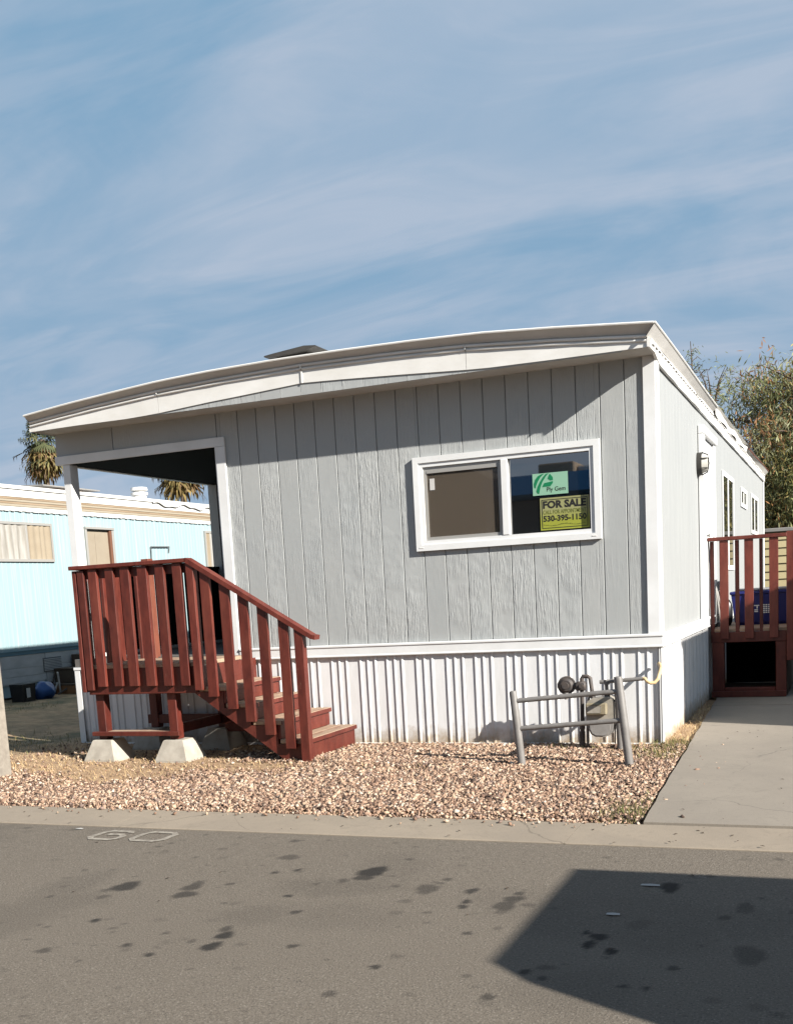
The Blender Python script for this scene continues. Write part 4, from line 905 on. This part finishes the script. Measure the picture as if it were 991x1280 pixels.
# ------------------------------------------------------------------ pale blue mobile home on the left
BX = -10.4
bh = thing('blue_mobile_home', 'pale blue ribbed metal mobile home with cream roof trim, far left', 'mobile home', (-12,6,.05))
mb = MB(); prof = []; y = -1.5
while y < 17: prof += [(BX-.006,y),(BX-.006,y+.075),(BX,y+.082),(BX,y+.092)]; y += .10
mb.strip([(a,b,.795) for a,b in prof], [(a,b,2.955) for a,b in prof]); obj('wall', mb, 'bluewall', bh)
obj('wall', MB().box(-14.2,BX-.035,-1.5,17,.10,3.2), 'bluewall', bh)
obj('shade_band', MB().box(BX-.006,BX-.001,-1.5,17,.735,.792), 'blueshade', bh)  # darker strip paints in the gray home's shadow at the wall foot
obj('drip_trim', MB().cbox(BX-.006,BX+.012,-1.5,17,.786,.802,.003), 'blueshade', bh)
for z0, z1 in ((.09,.30),(.302,.40),(.402,.53),(.532,.732)):
    for k in range(6): obj('skirting_board', MB().cbox(BX-.03,BX-.008,-1.5+3.08*k,1.57+3.08*k,z0+(.2 if (z0<.2 and k==1) else 0),z1 if not (z0<.2 and k==1) else z1+.0,.004) if not (z0<.2 and k==1) else MB().cbox(BX-.03,BX-.008,1.58,4.6,.285,.30,.002), 'lapwhite', bh)
fascia = [('fascia_board',3.155,3.275,.035,'offwhite'),('trim_stripe',3.120,3.153,.028,'brown'),('trim_stripe',3.085,3.118,.032,'tanstripe'),('trim_stripe',3.050,3.083,.026,'brown'),('trim_stripe',3.012,3.048,.030,'tanstripe'),('eave_trim',2.945,3.010,.022,'offwhite')]
for nm, z0, z1, d, mm_ in fascia: obj(nm, MB().cbox(BX-.02,BX+d,-1.5,17,z0,z1,.004), mm_, bh)
mb = MB().box(-14.2,BX+.06,-1.55,17.05,3.276,3.33); obj('roof', mb, 'offwhite', bh)
yl = np.linspace(7.9,10.6,40)
obj('roof_membrane', MB().strip([(BX+.065,t,3.325) for t in yl],[(BX+.075,t,3.235+.03*math.sin(t*6.5)+.015*math.sin(15*t)) for t in yl]), 'dullwhite', bh)
mb = MB()
for t in np.arange(-1.4, 16.9, .16): mb.box(BX+.0225,BX+.026,t,t+.10+.04*math.sin(t*7),2.938,2.950)
q = obj('eave_tabs', mb, 'lapwhite', bh); q['kind'] = 'stuff'  # row of short dirty white tabs of uneven length along the eave trim
def swin(par, y0, y1, z0, z1, left, rightm, mid=None):
    def T(mb): mb.v = [(BX+.0-yv, xv, zv) for xv, yv, zv in mb.v]; return mb
    w_ = obj('window', T(MB().ring(y0,y1,z0,z1,.04,-.03,.002)), 'alu', par)
    mid = mid or (y0+y1)/2
    obj('mullion', T(MB().cbox(mid-.02,mid+.02,-.026,0,z0+.04,z1-.04,.003)), 'alu', w_)
    # gathered curtain behind each light
    for a, b, mm_ in ((y0+.04,mid-.02,left),(mid+.02,y1-.04,rightm)):
        n = 26; pts = [(a+(b-a)*k/n, -.012+.008*math.sin(k*1.05+a+.8*math.sin(k*.4))) for k in range(n+1)]
        obj('curtain', T(MB().strip([(u,v,z0+.04) for u,v in pts],[(u,v,z1-.04) for u,v in pts])), mm_, w_)
    return w_
swin(bh, 3.72, 5.08, 2.17, 2.78, 'curtain', 'blind', 4.48)
swin(bh, 9.66, 10.06, 2.03, 2.81, 'blind', 'alu')
swin(bh, 12.5, 13.9, 2.17, 2.78, 'curtain', 'blind')
def T(mb): mb.v = [(BX-yv, xv, zv) for xv, yv, zv in mb.v]; return mb
dr = obj('door', T(MB().cbox(5.93,6.60,-.004,.02,.75,2.71,.003)), 'doortan', bh)
obj('door_frame', T(MB().cbox(5.88,5.925,-.06,.01,.75,2.72,.003).cbox(5.88,6.66,-.075,.01,2.722,2.762,.003)), 'alu', dr)
obj('door_jamb', T(MB().cbox(6.545,6.60,-.05,-.0045,.75,2.715,.003)), 'doorbrown', dr)
obj('door_frame', T(MB().cbox(6.602,6.66,-.06,.01,.75,2.72,.003)), 'alu', dr)
obj('door_panel', T(MB().cbox(5.95,6.16,-.012,-.0045,.8,2.68,.003).cbox(6.18,6.40,-.012,-.0045,.8,2.68,.003)), 'doortan', dr)
vt = obj('vent', T(MB().cbox(4.59,5.03,-.0,.02,.425,.65,.003)), 'vent', bh)
mb = MB()
for k in range(8): mb.cbox(4.60,5.02,-.014,-.0005,.44+.025*k,.455+.025*k,.002)
obj('louvre', T(mb), 'lapwhite', vt)
obj('bracket', T(MB().tube([(7.78,-.01,2.20),(7.77,-.03,2.46),(8.36,-.03,2.47),(8.36,-.01,2.36)],.012,6)), 'vent', bh)
obj('roof_pipe', MB().lathe([(.13,3.33-.05),(.13,3.42),(.16,3.425),(.16,3.47),(.11,3.475),(.11,3.50),(.16,3.505),(.15,3.56)], (BX-.25,7.95,.0), 14), 'offwhite', bh, True)
cl_ = thing('roof_cooler', 'flat dark topped cooler on a stand on the blue roof', 'cooler', (-11.2,6.1,3.33))
obj('cooler_top', MB().prism([(-11.9,3.475),(-10.85,3.455),(-10.85,3.475),(-11.4,3.50),(-11.9,3.49)], 1, 5.55, 7.05), 'roofgray', cl_)
obj('cooler_body', MB().cbox(-11.5,-11.0,6.0,6.8,3.331,3.454,.006), 'doorbrown', cl_)
# clutter beside the blue home
tb = thing('black_bin', 'small black bin with a pale mark beside the blue home', 'bin', (-9.95,3.50,.06))
obj('bin_body', tub(-10.05,-9.80,3.38,3.66,.05,.33,.015), 'dullblack', tb)
obj('mark', MB().box(-9.798,-9.794,3.45,3.53,.13,.27), 'lapwhite', tb)
tag(obj('blue_sack', blob((-9.90,3.96,.17),(.17,.19,.15),8), 'bluetarp', smooth=True), 'crumpled bright blue sack on the ground by the black bin', 'sack')
tl = thing('garden_tools', 'tangle of dark hand tools and rods lying by the blue home', 'tools', (-10.1,4.4,.06))
for k in range(9):
    a = (-10.28+.25*random.random(), 4.15+.55*random.random(), .07); b = (a[0]+random.uniform(-.1,.15), a[1]+random.uniform(-.3,.3), .07+random.uniform(.04,.36))
    obj('tool', MB().tube([a,b],.014,6), 'darkpipe' if k % 3 else 'lapwhite', tl)
bs_ = thing('wooden_step', 'dark brown wooden box steps by the door of the blue home', 'steps', (-10.1,5.1,.06))
obj('box_side', MB().cbox(-10.38,-9.75,4.62,5.75,.05,.20,.006), 'boxorange', bs_)
obj('box_top', MB().cbox(-10.38,-9.74,4.61,5.76,.202,.225,.004), 'boxdark', bs_)
obj('box_side', MB().cbox(-10.38,-10.02,4.80,5.75,.227,.44,.006), 'boxdark', bs_)
obj('box_top', MB().cbox(-10.38,-10.01,4.79,5.76,.442,.465,.004), 'boxdark', bs_)
obj('box_side', MB().cbox(-10.38,-10.20,5.25,5.75,.467,.66,.006), 'boxdark', bs_)

# concrete post at the left edge
tag(obj('concrete_post', MB().cbox(-5.47,-5.302,-2.08,-1.93,-.15,1.15,.018), 'post_con'), 'rough pale concrete post standing in gravel at the left edge', 'post')
# litter
for k, (x_, y_, z_, s_, lab) in enumerate([(-3.155,-3.74,RZ,.028,'white paper scrap on the asphalt left of the road number'),(.60,-4.385,RZ,.045,'long white paper scrap in the van shadow on the road'),(.52,-4.86,RZ,.03,'pale paper scrap beside the oil spots inside the shadow')]):
    mb = MB().add([(x_-s_,y_-.009,z_+.004),(x_,y_-.016,z_+.006),(x_+s_,y_-.008,z_+.005),(x_+s_*.9,y_+.013,z_+.006),(x_,y_+.012,z_+.008),(x_-s_*.9,y_+.014,z_+.005)],[(0,1,4,5),(1,2,3,4)])
    tag(obj('paper_scrap', mb, 'scrap'), lab, 'litter', 'paper scraps on the road')
mb = MB()
lr = random.Random(4)
for k in range(95):
    x_, y_ = lr.uniform(-4.6,1.3), lr.uniform(-5.5,-3.2) if k < 30 else lr.uniform(-3.64,-3.2)
    if k > 62: x_, y_ = lr.uniform(.3,1.5), lr.uniform(-3.1,.8)
    z_ = (RZ if y_ < -3.65 else -.02 if y_ < -3.18 else -.004)+.003; s_ = lr.uniform(.004,.016); a = lr.uniform(0,3.1); c_, q_ = math.cos(a)*s_, math.sin(a)*s_
    mb.add([(x_-c_,y_-q_,z_),(x_+q_*.5,y_-c_*.5,z_+.004),(x_+c_,y_+q_,z_+.002),(x_-q_*.5,y_+c_*.5,z_+.003)],[(0,1,2,3)])
q = obj('leaf_litter', mb, 'brownsac'); q['kind'] = 'stuff'; tag(q, 'small dead leaves and chips scattered over the kerb, road and driveway')

# ------------------------------------------------------------------ tan building and trees behind
tb_ = thing('tan_building', 'low tan building with horizontal lap siding behind the trees', 'building', (4,15.5,0))
for k in range(14):
    z0 = -.1+.165*k; obj('lap_board', MB().prism([(15.465,z0),(15.490,z0+.162),(15.52,z0+.162),(15.52,z0)], 0, -7, 9), 'tanlap', tb_)
obj('wall', MB().box(-7,9,15.521,18.4,-.1,2.21), 'tanlap', tb_)
obj('roof', MB().cbox(-7.1,9.1,15.4,18.5,2.211,2.29,.01), 'roofgray', tb_)
def leafset(C, L, Wd, droop, n):
    a = rng.uniform(0, 2*np.pi, n); el = rng.normal(droop, .5, n)
    d = np.c_[np.cos(a)*np.cos(el), np.sin(a)*np.cos(el), np.sin(el)]
    q = np.cross(d, rng.normal(size=(n,3))); q /= np.linalg.norm(q,axis=1)[:,None]
    V = np.stack([C, C+d*(L*.5)[:,None]+q*(Wd/2)[:,None], C+d*L[:,None], C+d*(L*.5)[:,None]-q*(Wd/2)[:,None]],1)
    F = (np.array([[0,1,2,3]])[None]+4*np.arange(n)[:,None,None]).reshape(-1,4)
    return V.reshape(-1,3), F
def leafy(name, label, base, top, branches, spread, nleaf, pal, probs, leafL, droop, clump=.35, trunk_r=.16, zmin=0.0):
    """tapered trunk, limbs ending in drooping sprays of long leaves"""
    base = Vector(base); t = thing(name, label, 'tree', base)
    lr = random.Random(hash(label) % 1000 if False else len(label)*7)
    H = top-base.z; mb = MB(); tp = [base+Vector((.25*math.sin(k*1.3)*k/6, .2*math.cos(k*1.7)*k/6, H*.82*k/6)) for k in range(7)]
    mb.tube(tp, [trunk_r*(1-.13*k) for k in range(7)], 10); tips = []
    for k in range(branches):
        i = lr.randint(2,6); p = tp[i]; a = lr.uniform(0,6.28); rr = spread*(.45+.55*lr.random())*(1.0-.35*abs(i-3.6)/3)
        e = p+Vector((rr*math.cos(a), rr*.85*math.sin(a), H*(.05+.24*lr.random())))
        e.z = min(e.z, top); mid = (p+e)/2+Vector((0,0,.25))
        mb.tube([p,mid,e],[trunk_r*.38,trunk_r*.22,trunk_r*.06],6)
        for q in range(6):
            s = p.lerp(e,.35+.65*q/5)+Vector((lr.uniform(-.3,.3),lr.uniform(-.3,.3),lr.uniform(-.2,.3))); tips.append(s)
            for h in range(2): tips.append(s+Vector((lr.uniform(-.5,.5),lr.uniform(-.4,.4),lr.uniform(-.9,.1))))
    obj('trunk', mb, 'bark', t, True)
    T_ = np.array([p[:] for p in tips]); k = rng.integers(0,len(T_),nleaf)
    C = T_[k]+rng.normal(size=(nleaf,3))*np.array([clump,clump,clump*.9])
    kc = rng.choice(len(pal), len(T_), p=probs); flip = rng.random(nleaf) < .22
    ok = C[:,2] > zmin+.25*np.sin(3*C[:,0])+.2; C, k, flip, nleaf = C[ok], k[ok], flip[ok], int(ok.sum())
    ci = np.where(flip, rng.choice(len(pal), nleaf, p=probs), kc[k])
    V, F = leafset(C, leafL*rng.uniform(.6,1.25,nleaf), leafL*.15*rng.uniform(.7,1.3,nleaf), droop, nleaf)
    tint = np.array(pal)[ci]*rng.uniform(.65,1.25,(nleaf,1))*rng.uniform(.6,1.2,len(T_))[k][:,None]
    np_mesh('crown', V-np.array(base[:])[None], F, 'leaf', np.repeat(tint,4,0), t)
    return t
PAL = [(.190,.205,.085),(.26,.26,.135),(.125,.138,.052),(.30,.150,.062),(.33,.335,.20),(.285,.235,.078)]
leafy('eucalyptus_tree', 'tall willowy tree with gray green and reddish leaves behind the home', (.7,20.6,-.05), 6.35, 64, 3.0, 50000, PAL, [.24,.22,.15,.17,.12,.10], .21, -.85, .27, .16, 2.3)
leafy('eucalyptus_tree', 'lower bushy olive tree drooping over the tan building', (.9,19.2,-.05), 4.5, 44, 2.1, 34000, PAL, [.24,.12,.26,.10,.06,.22], .17, -.8, .30, .13, 1.9)
leafy('slender_tree', 'thin sparse tree top with bare leader above the far eave', (-2.35,24.5,-.05), 7.3, 22, .95, 4200, [(.17,.20,.105),(.235,.24,.10),(.24,.13,.07)], [.5,.35,.15], .18, -.3, .17, .09)
tr = [o for o in col.objects if o.name.startswith('slender_tree')][0]
mb = MB().tube([(-2.5,24.5,5.0),(-2.64,24.5,6.9),(-2.70,24.5,8.15)],[.04,.025,.010],6)
for k in range(16):
    z_ = 5.9+.13*k; s_ = (.72-.036*k)*(1 if k % 2 else -1); x_ = -2.5-.2*(z_-5)/3.15; mb.tube([(x_,24.5,z_),(x_+s_*.6,24.5+.15*math.sin(k),z_+.12),(x_+s_,24.5+.3*math.sin(k),z_+.03)],[.013,.011,.006],5)
obj('leader', mb, 'bark', tr)
C_ = np.array([(-2.5-.2*(z_-5)/3.15+random.gauss(0,.28)*(1-.6*(z_-5.8)/2.3), 24.5+random.gauss(0,.25), z_) for z_ in np.random.default_rng(2).uniform(5.8,8.0,260)])
V, F = leafset(C_, .13*rng.uniform(.7,1.3,260), .028*rng.uniform(.7,1.3,260), -.5, 260)
np_mesh('leader_leaves', V-np.array((-2.35,24.5,-.05))[None], F, 'leaf', np.repeat(np.tile([(.15,.18,.09)],(260,1)),4,0), tr)

# fan palms ------------------------------------------------------------------
def palm(label, x, y, h, seed, rc):
    t = thing('fan_palm', label, 'palm tree', (x,y,0), 'fan palms beyond the blue home'); rg = np.random.default_rng(seed)
    obj('trunk', MB().tube([(x,y,-.1),(x+.1,y,h*.4),(x+.05,y,h*.75),(x,y,h)],[.30,.24,.21,.20],12), 'palmtrunk', t, True)
    Vs, Fs, Ts, off = [], [], [], 0
    def fan(o, d, L, colr, nb):
        nonlocal off
        d = d/np.linalg.norm(d); s = np.cross(d, (0,0,1)); s = s/ (np.linalg.norm(s)+1e-6); n_ = np.cross(s, d)
        stem = o+d*L*rg.uniform(.22,.55)
        vs = [o-s*.02, o+s*.02, stem+s*.015, stem-s*.015]; fs = [(0,1,2,3)]
        for k in range(nb):
            a = (k/(nb-1)-.5)*2.3; dd = d*math.cos(a)+s*math.sin(a)-np.array((0,0,.22*abs(a)+.10)); dd /= np.linalg.norm(dd)
            w = np.cross(dd, n_); w = w/np.linalg.norm(w)*.032*L; tip = stem+dd*L*.62*(1-.12*abs(a)); tip2 = tip-np.array((0,0,.16*L))
            b = len(vs); vs += [stem-w*.4, stem+w*.4, tip+w, tip-w, tip2, tip2]; fs += [(b,b+1,b+2,b+3),(b+3,b+2,b+4,b+5)]
        Vs.append(np.array(vs)); Fs.append(np.array(fs)+off); Ts.append(np.repeat([colr],len(vs),0)); off += len(vs)
    gr = np.array([(.060,.075,.040),(.085,.095,.045),(.11,.11,.05)]); dead = np.array([(.27,.20,.075),(.19,.135,.055),(.32,.255,.105),(.14,.085,.04),(.21,.19,.07)])
    top = np.array((x,y,h))
    for k in range(52):
        a = rg.uniform(0,6.28); el = -.9+2.2*rg.random()**1.15; d = np.array((math.cos(a)*math.cos(el), math.sin(a)*math.cos(el), math.sin(el)))
        fan(top+d*.1+rg.normal(size=3)*.10, d+rg.normal(size=3)*.12, rc*rg.uniform(.6,1.05), gr[rg.integers(0,3)]*rg.uniform(.8,1.2), 11)
    for k in range(210):
        a = rg.uniform(0,6.28); u = rg.random(); el = -.35-1.15*rg.random()**.7; d = np.array((math.cos(a)*math.cos(el), math.sin(a)*math.cos(el), math.sin(el)))
        c_ = dead[rg.integers(0,5)] if rg.random() > .12 else gr[2]
        fan(top+np.array((math.cos(a)*.2,math.sin(a)*.2,.05-1.25*u)), d+rg.normal(size=3)*.15, rc*rg.uniform(.45,1.3), c_*rg.uniform(.45,1.2), 5)
    np_mesh('crown', np.concatenate(Vs)-np.array((x,y,0)), np.concatenate(Fs), 'leaf', np.concatenate(Ts), t)
palm('fan palm with a shaggy golden skirt at the left of the roof edge', -47.9, 50.7, 12.75, 3, 1.55)
palm('fan palm seen through the porch opening with hanging dead fronds', -37.3, 50.7, 10.9, 9, 1.7)
bt = thing('bare_shrub', 'faint leafless twiggy tree above the blue roof at far left', 'tree', (-34,31,0))
mb = MB(); rg_ = random.Random(8)
for k in range(26):
    a = (-34+rg_.uniform(-.2,.2),31,2); e = (-34+rg_.uniform(-2.6,2.8),31+rg_.uniform(-1,1),6.2+rg_.uniform(-1.2,1.6)); mm_ = tuple((p+q)/2+rg_.uniform(-.2,.2) for p,q in zip(a,e))
    mb.tube([a,mm_,e],[.03,.018,.006],4)
obj('branches', mb, 'bark', bt); obj('trunk', MB().tube([(-34,31,-.1),(-34,31,2.2)],[.12,.08],8), 'bark', bt)

# ------------------------------------------------------------------ neighbours outside the frame: they cast the shadows and stand in the reflections
nh = thing('white_mobile_home', 'plain white mobile home across the driveway on the right', 'mobile home', (6.5,6,0))
obj('wall', MB().box(4.52,8.6,-.42,14,.65,3.28), 'offwhite', nh); obj('skirting', MB().box(4.50,8.62,-.44,14.02,-.1,.648), 'lapwhite', nh)
obj('roof', MB().prism([(4.46,3.285),(8.66,3.285),(6.56,3.62)], 1, -.5, 14.1), 'roofgray', nh)
w_ = obj('window', MB().ring(5.6,7.4,1.6,2.5,.07,-.46,-.421), 'white', nh); obj('pane', MB().box(5.67,7.33,-.44,-.424,1.67,2.43), 'sideglass', w_)
VX = 3.70
van = thing('parked_van', 'plain white van parked at the kerb with a boxy roof', 'van', (6.2,-6,0))
vx0, vx1 = VX, VX+4.62; zb_ = RZ
sec = [(-7.18,.35),(-5.23,.35),(-5.21,.95),(-5.28,1.30),(-5.42,1.85),(-5.50,1.96),(-6.88,1.96),(-6.98,1.85),(-7.12,1.30),(-7.19,.95)]
obj('body', MB().prism([(a,z+zb_+.02) for a,z in sec], 0, vx0, vx1-1.15), 'vanpaint', van)
obj('bonnet', MB().add([(vx1-1.15,-7.16,.37),(vx1-1.15,-5.25,.37),(vx1-1.15,-5.28,1.15),(vx1-1.15,-7.13,1.15),(vx1,-7.08,.42),(vx1,-5.33,.42),(vx1,-5.4,.95),(vx1,-7.0,.95)],[(3,2,1,0),(4,5,6,7),(0,1,5,4),(1,2,6,5),(2,3,7,6),(3,0,4,7)]), 'vanpaint', van)
obj('windscreen', MB().add([(vx1-1.14,-6.90,1.86),(vx1-1.14,-5.50,1.86),(vx1-.7,-5.36,1.16),(vx1-.7,-7.04,1.16)],[(0,1,2,3)]), 'sideglass', van)
obj('rear_window', MB().box(vx0-.012,vx0-.003,-6.90,-5.52,1.25,1.8), 'sideglass', van)
obj('bumper', MB().cbox(vx0-.10,vx0-.002,-7.13,-5.28,.36,.52,.02), 'rubber', van)
for x_ in (vx0+.75, vx1-.9):
    for y_ in (-7.12,-5.28):
        wh = obj('wheel', MB().tube([(x_,y_-.10,zb_+.335),(x_,y_+.10,zb_+.335)], .33, 20), 'rubber', van); obj('rim', MB().tube([(x_,y_-.106,zb_+.335),(x_,y_+.106,zb_+.335)], .2, 14), 'alu', wh)
for y_ in (-7.05,-5.36): obj('tail_light', MB().cbox(vx0-.02,vx0-.002,y_-.06,y_+.06,.95,1.25,.005), 'redwood', van)
oh = thing('street_house', 'low house with a deep blue fascia across the street', 'house', (-5,-17,0))
obj('wall', MB().box(-6.2,9,-24,-16.6,-.1,3.4), 'facadegray', oh); obj('fascia', MB().box(-6.35,9.4,-24.4,-15.2,3.43,3.85), 'facadeblue', oh)
for x_ in (-6.3,-2,3,8): obj('carport_post', MB().box(x_,x_+.12,-15.5,-15.38,-.1,3.42), 'white', oh)
w_ = obj('window', MB().box(-5.5,-3.6,-16.598,-16.55,.9,2.3), 'white', oh); obj('pane', MB().box(-5.4,-3.7,-16.549,-16.53,1,2.2), 'sideglass', w_)
ac = thing('rooftop_cooler', 'boxy tan cooler on the roof of the house across the street', 'cooler', (-5,-17,3.85))
obj('cabinet', MB().cbox(-5.15,-4.3,-17.2,-15.9,3.852,4.15,.03), 'brown', ac); obj('duct', MB().cbox(-4.298,-3.9,-17,-16.2,3.852,4.06,.03), 'dullwhite', ac)

gh = thing('gabled_house', 'tan gabled house across the street seen only as a reflection', 'house', (-12,-24,0))
obj('wall', MB().prism([(-17,-.1),(-6.6,-.1),(-6.6,3.6),(-8.6,4.7),(-17,3.7)], 1, -28, -21), 'tanlap', gh); obj('roof', MB().prism([(-17.3,3.72),(-8.6,4.72),(-6.3,3.5),(-6.3,3.62),(-8.6,4.86),(-17.3,3.84)], 1, -28.2, -20.7), 'roofgray', gh)
